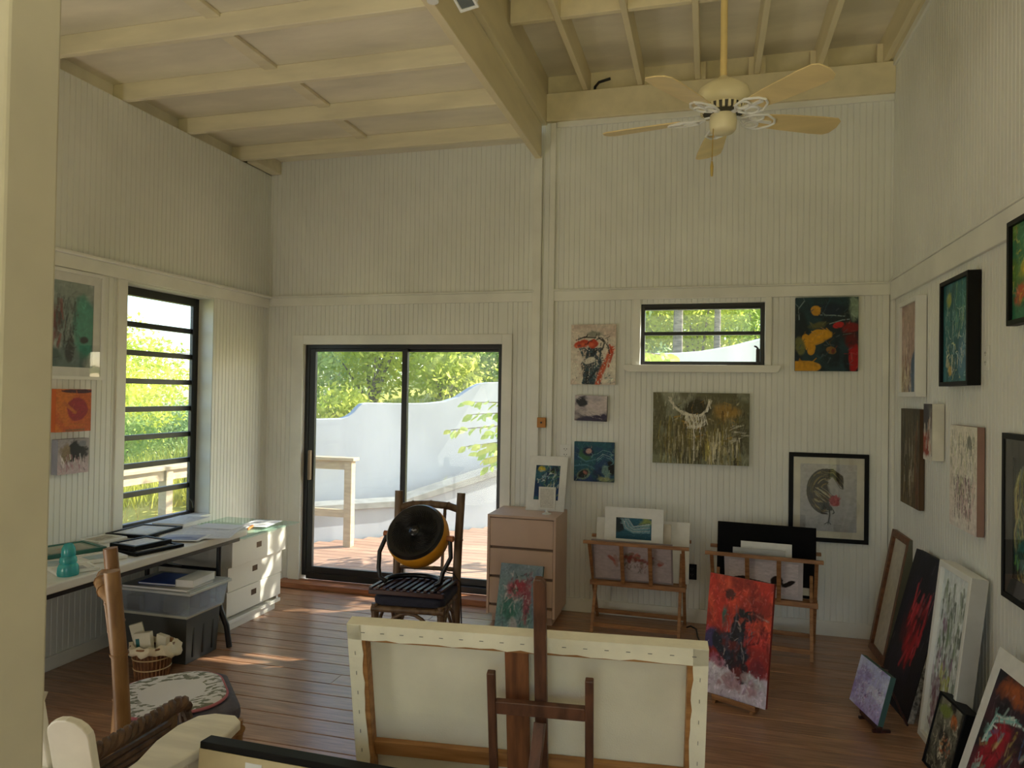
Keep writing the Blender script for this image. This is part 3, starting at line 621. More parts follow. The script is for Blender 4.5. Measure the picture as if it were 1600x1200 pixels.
st.tube([(0.05, 0.05, 2.3), (0.5, 0.1, 2.7), (1.2, 0.15, 3.1)], [0.03, 0.022, 0.012], 8); st.tube([(0.05, 0.05, 2.3), (0.2, 0.5, 2.9), (0.6, 0.9, 3.6)], [0.025, 0.018, 0.010], 8)
leaves('crown_foliage', LEAF2, pl, [(0.6, 0.1, 3.25, .75, .7, .38), (1.4, 0.2, 3.35, .75, .7, .42), (0.9, 0.7, 3.7, .8, .8, .5), (0.0, 0.3, 3.2, .5, .5, .3), (1.9, .6, 3.5, .7, .7, .5), (0.4, .9, 3.4, .6, .6, .4), (.2, -.3, 3.6, .65, .5, .42), (.7, .0, 4.1, .7, .6, .45), (1.0, 1.2, 4.2, .9, .9, .5), (1.8, 1.3, 4.4, .9, .8, .6)], 4600, .16, 77, shell=.2)  # unseen upper crown, added to break up the sun through the door
st.build('branches', BARK, pl, smooth=True); lv.build('leaves', LEAF2, pl)['kind'] = 'stuff'
# ------------------------------------------------------------------ wall art
def canvas(label, M, w, h, t, side, fn, cat='painting', name='canvas_painting', px=150, seed=1):
    px = int(px * 1.35); r = thing(name, label, cat, M)
    MB().box(0, w, 0, h, -t, -0.001).build('canvas_body', side, r, bevel=0.003)
    a = Art(w, h, px, (0.8, 0.8, 0.8), seed); fn(a); a.build('painted_face', r); return r
def framed(label, M, w, h, t, fb, fmat, fn, mat_w=0.0, mat_mat=None, inset=0.012, glass=True, name='framed_picture', px=150, seed=1, cat='picture', extra=None):
    r = thing(name, label, cat, M)
    MB().frame(w, h, fb, -t, 0).build('frame', fmat, r, bevel=0.002)
    MB().box(fb, w - fb, fb, h - fb, -t, -t + 0.006).build('backing_board', MATB, r)
    iw, ih = w - 2 * fb, h - 2 * fb
    if mat_w: MB().frame(iw, ih, mat_w, -inset - 0.003, -inset, Matrix.Translation((fb, fb, 0))).build('mat_board', mat_mat or MATB, r)
    a = Art(iw - 2 * mat_w, ih - 2 * mat_w, px, (0.8, 0.8, 0.8), seed); fn(a)
    a.build('art_print', r, fb + mat_w, fb + mat_w, -inset - 0.004)
    if glass: MB().box(fb, w - fb, fb, h - fb, -inset + 0.003, -inset + 0.005).build('glass', PGLASS, r)
    return r
def onback(x0, x1, z0, z1, t): return basis((x0, YB - t - 0.002, z0), (1, 0, 0), (0, 0, 1)), x1 - x0, z1 - z0
def onright(y0, y1, z0, z1, t): return basis((XR - t - 0.002, y0, z0), (0, -1, 0), (0, 0, 1)), y0 - y1, z1 - z0
def onleft(y0, y1, z0, z1, t): return basis((XL + t + 0.002, y0, z0), (0, 1, 0), (0, 0, 1)), y1 - y0, z1 - z0

def a_poppies(a):
    a_poppies_base(a); a.dabs(260, .05, .008, .35)
def a_poppies_base(a):
    a.grad(C('d9cbbd'), C('e2dccd')).cloud(C('c9b0a4'), 3, 8, .5, .7, .6)
    a.blob(.5, .84, .25, .05, C('5f6a5c'), 0, .5, .5, .7)
    for k in range(30): a.stroke([(.18 + .5 * a.r.random(), .60), (.25 + .5 * a.r.random(), .35), (.25 + .45 * a.r.random(), .02)], .012 + .02 * a.r.random(), a.r.choice(CC('22303c', '2e4654', '1c2024', '395a62')), .85, dry=.35)
    a.blob(.42, .40, .13, .05, C('e6e0d4'), .4, .6, .3, .9).blob(.22, .44, .10, .08, C('e2d8cc'), .4, .6, .3, .9)
    a.stroke([(.92, .60), (.80, .40), (.66, .16), (.60, .0)], .055, C('c8502a'), .95, dry=.2).stroke([(.86, .66), (.93, .52), (.84, .30)], .02, C('b8401f'), .9)
    for x, y, rx, ry in ((.16, .66, .13, .07), (.30, .69, .14, .08), (.49, .68, .14, .075)): a.blob(x, y, rx, ry, C('c4472c'), .2, .35, .2).blob(x - .03, y - .02, rx * .5, ry * .5, C('e0704a'), .3, .5, .5, .7)
    a.marks(16, (.15, .55, .85, .85), .10, .4, .9, .010, CC('1c2026', '2c4048'), .9, .6)
    for p in ([(.62, .78), (.75, .70), (.70, .58)], [(.70, .76), (.82, .66), (.86, .52)], [(.12, .74), (.3, .79), (.55, .78)]): a.stroke(p, .016, C('1d2226'), .9)
    a.marks(9, (.76, .02, .9, .18), .10, .2, .6, .006, CC('4e8088', '2f5058'), .9); a.dots(60, (.1, .05, .9, .6), .008, CC('14181c', 'efe9dd'))
def a_grey(a):
    a_grey_base(a); a.dabs(90, .10, .012, .25, -.5)
def a_grey_base(a):
    a.grad(C('c3b9c0'), C('3b3846'), .2).cloud(C('d8cbc9'), 2, 3, .45, .65, .8)
    a.blob(.20, .75, .22, .26, C('2f3038'), .7, .4, .3).blob(.5, .08, .7, .17, C('3c3650'), .2, .35, .3).blob(.65, .55, .32, .14, C('cbbec0'), -.5, .4, .5).marks(14, (0, .1, .8, .6), .3, -.45, .3, .02, CC('8d8490', 'b7abb0', '57525e'), .6)
def a_blue(a):
    a_blue_base(a); a.dabs(300, .07, .008, .45)
def a_blue_base(a):
    a.grad(C('1f4a66'), C('2b4474')).cloud(C('255c68'), 3, 3, .45, .6, .9).cloud(C('1c2c4c'), 4, 4, .5, .65, .8)
    a.blob(.25, .66, .15, .18, C('3f6e4c'), .6, .4, .4, .9).blob(.36, .75, .17, .13, C('1a2748'), 0, .2, .3).blob(.37, .77, .085, .075, C('caa39c'), .2, .2, .3)
    for q in range(5): a.stroke([(.58, .70 - q * .06), (.72, .80 - q * .05), (.9, .76 - q * .06), (.97, .66 - q * .05)], .012, C(('6f9ca4', '2d6a74', '8fb0b4')[q % 3]), .8)
    a.blob(.25, .18, .20, .14, C('79907a'), .5, .2, .2).blob(.24, .18, .16, .11, C('22282c'), .5, .25, .2).blob(.28, .22, .05, .08, C('b87868'), .8, .3, .4, .8)
    a.blob(.80, .28, .13, .2, C('6c8c8a'), .3, .4, .3).blob(.93, .36, .09, .2, C('191d20'), .2, .4, .3).blob(.80, .06, .2, .08, C('9aa070'), 0, .5, .4, .9)
    for p in ([(0, .38), (.3, .42), (.5, .33)], [(.1, .62), (.3, .5), (.5, .55)]): a.stroke(p, .02, C('54849a'), .8)
    a.marks(30, (0, 0, 1, 1), .14, .3, .8, .008, CC('86aeb8', '163046', '9cb890', '3e7a90'), .7, .5)
def a_olive(a):
    a_olive_base(a); a.dabs(1100, .06, .006, .6, -PI / 2)
def a_olive_base(a):
    a.grad(C('8c8f7a'), C('83866a')).cloud(C('a0a08c'), 3, 2, .5, .65, .7).cloud(C('5c5634'), 5, 4, .48, .62, .8)
    a.blob(.5, .45, .42, .38, C('6e6236'), 0, .45, .5, .8).blob(.45, .78, .17, .13, C('3e3a24'), 0, .5, .4).blob(.8, .74, .17, .14, C('b08a3e'), .2, .6, .5, .8)
    a.marks(170, (.08, .05, .92, .75), .30, -PI / 2, .12, .010, CC('3a3524', '5e552c', '8a7a3a', 'b4aa80', '2c2a1e', 'c0b488', '9c8f48'), .75)
    a.marks(60, (.15, .05, .9, .5), .22, -PI / 2, .06, .006, CC('dcd6be', 'c8c09c', '262418'), .8); a.marks(50, (.2, .3, .9, .9), .07, .3, 1.2, .010, CC('b88e3c', '343020', 'd0c498', '7a6a30'), .8)
    arcp = [(.18, .92), (.26, .78), (.33, .71), (.42, .67), (.50, .68), (.56, .76), (.60, .90)]
    for k in range(5): a.stroke([(x + a.r.uniform(-.015, .015), y + a.r.uniform(-.03, .03)) for x, y in arcp], .009, C('e2dcc8'), .85)
    for k in range(24): x = .30 + .25 * a.r.random(); a.stroke([(x, .70), (x + .02, .62 - .1 * a.r.random()), (.42 + .1 * (a.r.random() - .5), .5)], .006, C('e6e1d0'), .85)
    a.stroke([(.43, .62), (.435, .3), (.44, .05)], .008, C('e8e2d0'), .9)
    a.marks(30, (.78, .3, .92, .55), .12, .2, .5, .010, CC('d8d2bc', '4a4632'), .7); a.marks(26, (.55, .02, .8, .3), .2, PI / 2, .1, .01, CC('b8a85a', 'e0d8b4'), .7); a.stroke([(.84, .05), (.9, .06), (.92, .045)], .008, C('3a3528'), .7)
def a_yellow(a):
    a_yellow_base(a); a.dabs(220, .07, .008, .35)
def a_yellow_base(a):
    a.grad(C('15282e'), C('0e1a24')).cloud(C('1e3c44'), 3, 3, .5, .65, .9)
    a.blob(.94, .86, .10, .2, C('8ca08a'), 0, .4, .4, .9).blob(.5, .83, .3, .12, C('112436'), 0, .3, .4).blob(.35, .62, .14, .06, C('63613a'), .2, .5, .4, .9).blob(.33, .82, .075, .08, C('c8922a'), .1, .3, .12)
    a.blob(.38, .46, .24, .10, C('d29a22'), .35, .3, .1).blob(.22, .37, .09, .14, C('d09720'), .45, .3, .1).blob(.26, .27, .06, .06, C('cf9622'), 0, .3, .1).blob(.14, .06, .28, .08, C('cc9424'), 0, .2, .12).blob(.08, .34, .08, .14, C('6f7040'), .1, .4, .3, .9)
    a.blob(.58, .28, .09, .05, C('c08a36'), -.3, .3, .15).blob(.61, .27, .03, .04, C('a03c28'), 0, .3, .3).blob(.68, .62, .10, .045, C('b81e22'), .3, .3, .2).blob(.87, .58, .17, .09, C('7c1a1c'), .2, .4, .3)
    a.blob(.94, .20, .10, .24, C('a81418'), 0, .3, .2).blob(.88, .42, .13, .14, C('5c1214'), 0, .4, .4).blob(.55, .24, .18, .22, C('0f1a22'), .2, .4, .4, .6)
    for p in ([(.40, .76), (.6, .755), (.78, .74)], [(.06, .70), (.05, .85), (.14, .95)], [(.55, .64), (.75, .69), (.86, .70)]): a.stroke(p, .008, C('8ea2a0'), .8)
    a.marks(18, (.05, .1, .9, .9), .12, .2, .8, .008, CC('2e5660', '0a1116', '6d8078'), .6)
def a_rooster(a):
    a.grad(C('c9c7c4'), C('aeb0b6')).cloud(C('bcbcc0'), 3, 3, .4, .6, .5); a.blob(.33, .60, .21, .27, C('23231f'), .25, .18, .25, .97).blob(.46, .84, .20, .07, C('2c2c28'), .15, .3, .4, .9)
    pal = CC('1a1c18', '24261f', '30302a', '101214', '6b5d3a', '16181a', '8f7c4c', '14161a', '1e2024', 'a89c74')
    for k in range(330):
        t = 1.25 + 2.9 * a.r.random(); rr = .36 - .24 * a.r.random() ** 1.4; rr *= 1 - .10 * max(0, 1.9 - t); sw = .55 + .3 * a.r.random(); cx, cy = .48, .595
        a.stroke([(cx + rr * math.cos(t + q * sw), cy + rr * .96 * math.sin(t + q * sw)) for q in (0, .33, .66, 1)], .0055 + .006 * a.r.random(), a.r.choice(pal), .95)
    for k in range(70):
        y0 = .80 + .12 * a.r.random(); a.stroke([(.36 + .2 * a.r.random(), y0), (.58, y0 + .01), (.70 + .06 * a.r.random(), y0 - .06 - .1 * a.r.random()), (.76, y0 - .17)], .004 + .004 * a.r.random(), a.r.choice(pal), .9)
    for k in range(80): x = .34 + .2 * a.r.random(); y = .38 + .22 * a.r.random(); a.stroke([(x - .1, y + .05), (x, y), (x + .06, y - .05)], .005, a.r.choice(CC('d2c49a', '6f5c38', '8f7440', '302c24', '18191a', '14161a', 'b8b8a8')), .85)
    for k in range(40): x = .30 + .22 * a.r.random(); a.stroke([(x, .42), (x + .07, .34 - .03 * a.r.random())], .008, a.r.choice(CC('1c2224', '2c3434', '4a5450')), .9)
    a.blob(.61, .455, .10, .08, C('a8424a'), 0, .5, .2).marks(70, (.52, .38, .70, .53), .03, .5, 1.5, .008, CC('c25a60', '8a2c36', 'b04c54', 'c87078'), .8)
    a.stroke([(.52, .35), (.53, .25), (.51, .14)], .014, C('1c2424')).stroke([(.59, .32), (.61, .28), (.585, .265)], .010, C('2c3634'))
    for dx in (-.06, 0, .05): a.stroke([(.51, .14), (.5 + dx, .105)], .008, C('1c2424'))
    for k in range(6): a.stroke([(.60 + .022 * k, .092), (.607 + .022 * k, .102 - .004 * (k % 2)), (.615 + .022 * k, .094)], .0025, C('4a4a4a'), .8)
def a_teal(a):
    a_teal_base(a); a.dabs(420, .07, .006, .5)
def a_teal_base(a):
    a.grad(C('2c6f70'), C('3a7480')).cloud(C('1f5a62'), 3, 2, .45, .62, .9).cloud(C('5a98a0'), 4, 3, .55, .7, .6).blob(.2, .84, .12, .1, C('a8ae4e'), .3, .5, .4, .9).blob(.75, .25, .2, .3, C('5a86a4'), 0, .5, .5, .7)
    a.marks(70, (.1, .25, .9, .95), .16, -PI / 2 + .3, .7, .006, CC('c8dcd8', 'a8cccc', '7fb8b8', 'e4eadc', '2a6670'), .8, .5); a.marks(30, (.5, .4, .95, .95), .25, PI / 2, .25, .012, CC('3c8874', '8cb47c', '28666c'), .6)
    a.marks(40, (.15, .02, .9, .45), .08, 1.2, 1.0, .008, CC('e8e8d8', 'c0d4e0', 'd8d8a0'), .85, .5); a.blob(.28, .10, .07, .06, C('d4b45a'), .5, .5, .4, .9).marks(8, (.08, .1, .4, .2), .1, 1.4, .3, .016, CC('ece8d4', 'd8d4a8'), .9)
def a_mauve(a):
    a_mauve_base(a); a.dabs(260, .09, .010, .35, -PI / 2)
def a_mauve_base(a):
    a.grad(C('b4988e'), C('b8a090')).cloud(C('c8b4a8'), 3, 3, .45, .65, .7); a.blob(.85, .15, .34, .42, C('5c7086'), -.3, .15, .1).blob(.15, .1, .3, .25, C('cbbd9e'), 0, .4, .4)
    a.marks(70, (.1, .05, .6, .65), .2, -PI / 2 + .1, .5, .012, CC('8a5c5a', 'dcccb8', '5a3c3e', 'c8a898', 'e8dcc4', '7a4a4c'), .8); a.marks(26, (.1, 0, .5, .3), .12, 1.5, .7, .012, CC('e6dcb8', '3e2a2c', 'b08a58'), .85)
def a_brown(a):
    a_brown_base(a); a.dabs(420, .10, .010, .55, -PI / 2)
def a_brown_base(a):
    a.grad(C('463c28'), C('5e4c32')).cloud(C('2e281a'), 5, 2, .45, .6, .9); a.marks(110, (.02, 0, .98, .95), .3, -PI / 2, .1, .016, CC('2c2618', '6e5c38', '8c7a50', '3c3420', '54462a'), .75); a.marks(22, (.2, .3, .7, .7), .16, -PI / 2, .15, .012, CC('d8d2c0', 'b8b098', '2a2418'), .85); a.marks(20, (.8, 0, 1, 1), .3, -PI / 2, .05, .03, CC('7a4a2c', '2c2014'), .7)
def a_redstripe(a):
    a.grad(C('3a3436'), C('e8e2d8'), .1); a.blob(.3, .28, .6, .25, C('9a3a26'), .2, .4, .3).blob(.2, .75, .7, .3, C('35303a'), 0, .3, .3); a.marks(20, (0, .1, 1, .6), .2, 1.5, .4, .03, CC('d0a08c', '5c2a26', 'e8e0d4'), .8)
def a_floral(a):
    a_floral_base(a); a.dabs(220, .05, .006, .14)
def a_floral_base(a):
    a.grad(C('ece6d4'), C('e8dcd6')).cloud(C('f2efe6'), 4, 4, .5, .7, .7); cols = CC('7d8a62', '55603f', 'b4bc7c', '8a8070', '3e4234')
    a.marks(120, (.05, .35, .95, .95), .10, -PI / 2, .6, .010, cols, .6); a.marks(60, (.25, .2, .8, .55), .10, -PI / 2 + .2, .5, .012, CC('8a4a78', '5c3a58', '6a4a3a', 'b08094', '4a3a30'), .7)
    for x in (.18, .35, .52, .7): a.stroke([(x, .5), (x + .05, .25), (x + .03, .04 + .1 * a.r.random())], .012, C('5a5044'), .8, dry=.3)
    a.blob(.75, .85, .07, .08, C('6f7468'), .4, .6, .3, .8); a.marks(26, (.5, .1, .95, .4), .1, 1.2, .4, .012, CC('e6c8c8', 'd8b0b4'), .6); a.dots(120, (.05, .1, .95, .9), .006, CC('3c4030', '9aa870', '704060'), .8)
def a_floral2(a):
    a_floral2_base(a); a.dabs(260, .04, .007, .2)
def a_floral2_base(a):
    a.grad(C('dde8ea'), C('d4d6dc')).cloud(C('eef4f4'), 4, 3, .45, .65, .8)
    a.marks(150, (.1, .4, .9, .95), .09, -PI / 2 + .2, .6, .012, CC('3c5440', '5f7a5a', '2c3a30', '8aa080', 'b4c0b0'), .75); a.marks(80, (.05, .08, .7, .5), .07, .8, 1.4, .014, CC('8a5a84', '6a4a5c', 'a07c98', '5a4040', 'c0a4b8'), .8)
    a.blob(.25, .68, .12, .06, C('8a5a80'), .4, .5, .4, .8).blob(.72, .26, .16, .08, C('73508c'), .6, .5, .4, .9).blob(.28, .24, .2, .12, C('7a4a5a'), .3, .7, .5, .7); a.marks(20, (.3, .3, .6, .42), .06, 1, 1, .014, CC('b0bc50', 'd0d480'), .8)
    a.marks(60, (.05, .1, .95, .95), .07, -PI / 2, .3, .008, CC('f0f4f6', 'c8d4dc'), .8)
def a_yellowgreen(a):
    a_yellowgreen_base(a); a.dabs(420, .06, .010, .4)
def a_yellowgreen_base(a):
    a.grad(C('6e9440'), C('3c6a38')).cloud(C('2f7a5c'), 3, 4, .5, .62, .8).blob(.55, .52, .35, .28, C('e6c832'), .3, .5, .5, .95).blob(.25, .30, .25, .12, C('cc5a34'), .2, .6, .4, .9); a.marks(120, (0, 0, 1, 1), .10, 1.0, 1.2, .012, CC('f0dc50', '2c5c40', '9cb848', 'e8a03c', '86b070', 'f4e88c', '4c7a34'), .75, .5)
def a_swirl(a):
    a_swirl_base(a); a.dabs(200, .06, .007, .5)
def a_swirl_base(a):
    a.grad(C('1c2220'), C('101c20'))
    for k in range(70):
        x = .1 + .8 * a.r.random(); y = .3 + .65 * a.r.random(); a.stroke([(x, y), (x - .1, y - .12), (x - .06, y - .28), (x + .06, y - .36)], .010 + .008 * a.r.random(), C(a.r.choice(('7c8a4a', 'b4b070', '3e5a4c', 'd0cc8c', '5a4a5c', 'c0a050', '8a9a90'))), .85)
    a.blob(.3, .2, .3, .15, C('1c5a58'), .2, .5, .4, .9); a.marks(60, (.05, .02, .8, .4), .1, .5, 1.4, .012, CC('2f8a84', '123c40', '5ab0a0', '8ac05a', '0c1416'), .85, .6)
def a_redblack(a):
    a_redblack_base(a); a.dabs(70, .05, .008, .35, 1.2)
def a_redblack_base(a):
    a.grad(C('1c1b24'), C('191920')).cloud(C('242430'), 4, 4, .5, .7, .7).blob(.5, .45, .30, .22, C('6e1820'), .3, .5, .8, .9).blob(.52, .42, .20, .15, C('b01c24'), .4, .5, .7, .95)
    a.marks(60, (.3, .25, .75, .66), .14, 1.3, .5, .014, CC('c0242c', '7c1018', '2a1418', 'd8404a'), .7); a.marks(10, (.45, .6, .8, .72), .08, 1.3, .4, .012, CC('a86068', '8a3038'), .6)
def a_purple(a):
    a_purple_base(a); a.dabs(420, .05, .010, .25)
def a_purple_base(a):
    a.grad(C('b8c2ec'), C('b4a8dc')).cloud(C('d6dcf6'), 3, 4, .45, .65, .8).cloud(C('8f7cc0'), 4, 4, .52, .68, .7); a.marks(110, (.05, .05, .95, .6), .07, 1.2, 1.0, .014, CC('7a5ab0', 'b48cc8', 'e4dcf4', '5c4a94', 'c8b4e0'), .8); a.marks(60, (.1, .4, .9, .95), .07, 1.0, .9, .010, CC('f0f2fc', 'ccd6f4', '98a4d8'), .8)
def a_dark(a):
    a_dark_base(a); a.dabs(320, .06, .010, .55)
def a_dark_base(a):
    a.grad(C('8a8878'), C('58564c')).cloud(C('26241f'), 4, 4, .42, .58, .95).blob(.3, .85, .25, .10, C('7a8a3a'), .2, .5, .4, .9).blob(.68, .80, .18, .1, C('c0682c'), -.4, .5, .4, .9)
    a.marks(90, (.05, .05, .95, .8), .15, -1.2, .8, .014, CC('17160f', 'd8d0b8', '4a463a', 'e4dcc4', '2c2a24', '8a8470'), .85, .6); a.marks(14, (.4, .3, .8, .5), .07, .4, .8, .018, CC('b0542c', 'd8a070'), .9)
def a_matted(a):
    a_matted_base(a); a.dabs(360, .07, .010, .5)
def a_matted_base(a):
    a.grad(C('2c2430'), C('6a2c34')).cloud(C('1a1a22'), 4, 4, .45, .6, .9).blob(.4, .92, .3, .10, C('b8602c'), .2, .6, .5, .9); a.blob(.30, .45, .18, .3, C('b01c30'), -.5, .4, .3, .95).blob(.75, .3, .2, .25, C('3a3440'), 0, .5, .4)
    for k in range(22): a.stroke([(.1 + .1 * a.r.random(), .45 + .1 * a.r.random()), (.2, .65 + .06 * a.r.random()), (.45 + .2 * a.r.random(), .74 + .04 * a.r.random())], .010, C(a.r.choice(('7fc4c0', 'b4dcd4', '4a8c8c', 'e0ece8'))), .85)
    a.marks(70, (.05, 0, .95, .6), .12, 1.0, .7, .016, CC('c8283c', '5a1420', '9ac8c0', 'd8c08c', '1a1418', 'a08a4a', '4c6a9a'), .85)
def a_figures(a):
    a_figures_base(a); a.dabs(260, .07, .010, .3)
def a_figures_base(a):
    a.grad(C('9ba8a4'), C('5c7478')).cloud(C('c4ccc8'), 3, 5, .5, .65, .7).blob(.86, .5, .22, .42, C('4c9c8c'), 0, .25, .25).blob(.2, .55, .24, .3, C('7c3a3c'), 0, .35, .3).blob(.1, .66, .12, .2, C('b8aaa4'), .2, .5, .3, .8)
    a.marks(60, (.4, .4, .7, .85), .18, -PI / 2, .4, .012, CC('20303c', '3c5058', '5c2c30', '18242c', '8aa09c'), .8); a.blob(.62, .2, .08, .14, C('1f2c34'), 0, .4, .3).blob(.85, .33, .09, .05, C('26343a'), 0, .3, .3); a.blob(.2, .12, .3, .14, C('3e5a60'), 0, .4, .4); a.marks(22, (.2, .3, .5, .8), .16, -PI / 2, .3, .02, CC('9a3a3c', '6a2c30'), .7)
def a_orange(a):
    a_orange_base(a); a.dabs(140, .08, .014, .2)
def a_orange_base(a):
    a.mix(np.ones_like(a.x), C('c8602c')).cloud(C('d87a30'), 3, 3, .45, .6, .8).blob(.60, .52, .30, .30, C('a02c34'), 0, .12, .1).blob(.6, .95, .5, .05, C('4a2030'), 0, .2, .2); a.stroke([(.22, .68), (.40, .55), (.54, .45)], .05, C('c86a34')).stroke([(.25, .16), (.8, .14)], .04, C('d0702c'), .7); a.stroke([(.3, .03), (.8, .04)], .03, C('5a5a38'), .7)
def a_purpleb(a):
    a.grad(C('a09a9e'), C('c8b4bc')).blob(.55, .62, .4, .34, C('1c1c20'), .2, .4, .2).blob(.25, .6, .18, .35, C('8a7860'), .2, .5, .3, .9).blob(.8, .85, .14, .1, C('7c7c88'), 0, .4, .3); a.marks(50, (.1, .05, .9, .45), .14, PI / 2 + .2, .3, .02, CC('e2d6da', 'c49ca8', 'f0e8ea', '2a2024', 'a87884'), .8)
def a_bluemat(a):
    a_bluemat_base(a); a.dabs(260, .07, .010, .5)
def a_bluemat_base(a):
    a.grad(C('1c3c54'), C('1a3a70')).cloud(C('2f6474'), 3, 3, .5, .62, .9).blob(.25, .88, .22, .10, C('c8b43a'), -.2, .4, .3).blob(.75, .85, .2, .12, C('1a2428'), .3, .4, .3)
    a.marks(50, (.1, .3, .95, .85), .22, .5, .8, .014, CC('9cc0cc', '4c8a9a', 'e0e8e4', '12263a', '7aa060'), .8, .6); a.marks(30, (.5, .05, 1, .4), .14, 1, 1, .02, CC('d8e0d8', '14181a', '7c8a5a', '1c4a80'), .85)
def a_wave(a):
    a_wave_base(a); a.dabs(120, .10, .014, .4)
def a_wave_base(a):
    a.grad(C('2c6478'), C('1f5064')).blob(.1, .7, .2, .5, C('1f2c30'), 0, .3, .3).blob(.85, .8, .2, .25, C('8a9a5a'), .3, .5, .4)
    for q in range(12): a.stroke([(.15 + .02 * q, .95), (.25 + .02 * q, .5 + .02 * q), (.5, .3 + .03 * q), (.95, .35 + .04 * q)], .03, C(('9cc4cc', '3c7c90', 'dce8e8', '1d4a60')[q % 4]), .7)
def a_flowers(a):
    a.grad(C('d2c6ca'), C('ccc2c8'), .1).cloud(C('d8ccd0'), 3, 3, .45, .65, .5)
    for k in range(46): x = .5 + a.r.gauss(0, .17); y = .60 + a.r.gauss(0, .07) - abs(x - .5) * .25; a.blob(x, y, .035 + .03 * a.r.random(), .05, C(a.r.choice(('b0544a', 'c87a6c', '8c3a38', '8a7c6a', 'b89a90'))), a.r.random() * 3, .5, .4, .85)
    a.marks(36, (.35, .3, .7, .5), .1, -PI / 2, .7, .012, CC('5c6454', '7a7064', '8c4a44'), .7)
def a_pike(a):
    a.grad(C('dcd2d4'), C('d4cacc'), .1); a.blob(.35, .36, .34, .05, C('2a2220'), -.12, .25, .15).blob(.70, .42, .10, .16, C('261e1c'), .5, .4, .15).blob(.86, .36, .12, .09, C('241c1c'), .6, .5, .15).blob(.14, .42, .12, .06, C('2c2422'), .3, .4, .2).blob(.4, .16, .46, .03, C('7c6a60'), 0, .5, .4, .6); a.marks(20, (.05, .2, .7, .3), .2, .1, .2, .015, CC('8a7c74', '5a4c46'), .5)
def a_red(a):
    a_red_base(a); a.dabs(900, .035, .006, .4)
def a_red_base(a):
    a.grad(C('c83c2c'), C('b42c30')).cloud(C('e05a3c'), 4, 3, .5, .65, .7).cloud(C('7c2420'), 4, 5, .55, .68, .7)
    a.blob(.5, .09, .75, .20, C('cbc0d2'), -.12, .25, .12).blob(.2, .20, .3, .07, C('dcd8e6'), 0, .5, .4, .8).blob(.22, .28, .16, .05, C('a0506c'), -.4, .6, .5, .8).blob(.1, .45, .15, .10, C('3a3c70'), .2, .5, .4, .95)
    a.blob(.40, .42, .30, .14, C('1d2434'), -.2, .35, .15).blob(.52, .55, .13, .22, C('201f2a'), -.15, .4, .2).blob(.70, .70, .20, .05, C('1b1c22'), .15, .5, .2).blob(.35, .85, .10, .05, C('3c2a2a'), .2, .6, .4, .9).blob(.28, .66, .06, .12, C('3a6a62'), .1, .6, .4, .95).blob(.6, .80, .15, .07, C('8c2c24'), 0, .7, .5, .7)
    a.blob(.50, .27, .26, .07, C('2c1a26'), -.2, .5, .2).blob(.6, .20, .09, .06, C('262430'), -.7, .4, .2).blob(.85, .28, .16, .12, C('7a2430'), 0, .5, .3, .95).blob(.78, .18, .2, .06, C('b8bcc4'), -.3, .4, .3, .9)
    a.marks(26, (.3, .3, .75, .6), .16, 1.2, .8, .006, CC('a89c9c', '6a6470', '121318'), .8, .5); a.stroke([(.78, .72), (.88, .70), (.96, .69)], .010, C('b89c94'), .8); a.marks(24, (.6, .45, .95, .62), .12, .6, .8, .010, CC('7c1c20', 'd85048'), .7); a.dots(40, (.05, .1, .9, .5), .0035, CC('c8c0cc', '1a1a22', 'd07050'), .7); a.cloud(C('8c2c26'), 6, 7, .58, .7, .5); a.marks(70, (0, .55, 1, 1), .05, .9, 1.4, .010, CC('d8553c', 'a83028', '8c3428', 'e0644a'), .5); a.marks(40, (0, 0, .9, .2), .06, .2, 1, .012, CC('e6e2ee', 'b8a8c4', 'a890b0'), .6); a.marks(24, (.25, .25, .65, .55), .08, .8, 1, .014, CC('2c3448', '16181f', '3c4058'), .7)
    a.stroke([(.66, .46), (.82, .50), (.9, .64)], .010, C('5a1418'), .8)
def a_leanblue(a):
    a_leanblue_base(a); a.dabs(420, .06, .010, .35)
def a_leanblue_base(a):
    a.grad(C('94a6b4'), C('72a09a')).cloud(C('7a98a4'), 3, 3, .45, .65, .7).blob(.45, .62, .28, .18, C('b84858'), .2, .5, .5, .95).blob(.70, .42, .10, .42, C('a85464'), 0, .45, .4, .9).blob(.90, .5, .12, .5, C('7a8cac'), 0, .3, .4, .9).blob(.3, .32, .26, .18, C('3c7c6c'), .2, .5, .5, .9)
    a.blob(.40, .08, .12, .14, C('b8b4b8'), 0, .5, .4, .8).blob(.42, .60, .07, .07, C('4a7c6c'), 0, .6, .4, .9); a.marks(50, (.15, .4, .75, .85), .09, .8, 1.4, .012, CC('d4707c', 'e0d8d8', '2c4c48', '8c2c3c', '9cb4b0'), .8, .5); a.marks(30, (.1, .02, .8, .4), .12, 1.3, .5, .012, CC('6ca898', '2c5c58', 'd8d8dc', '4a4450'), .6)
def a_plain(col, *marks):
    def f(a):
        a.mix(np.ones_like(a.x), col).cloud([c * .9 for c in col], 3, 3, .4, .7, .6)
        for m in marks: a.marks(*m)
    return f

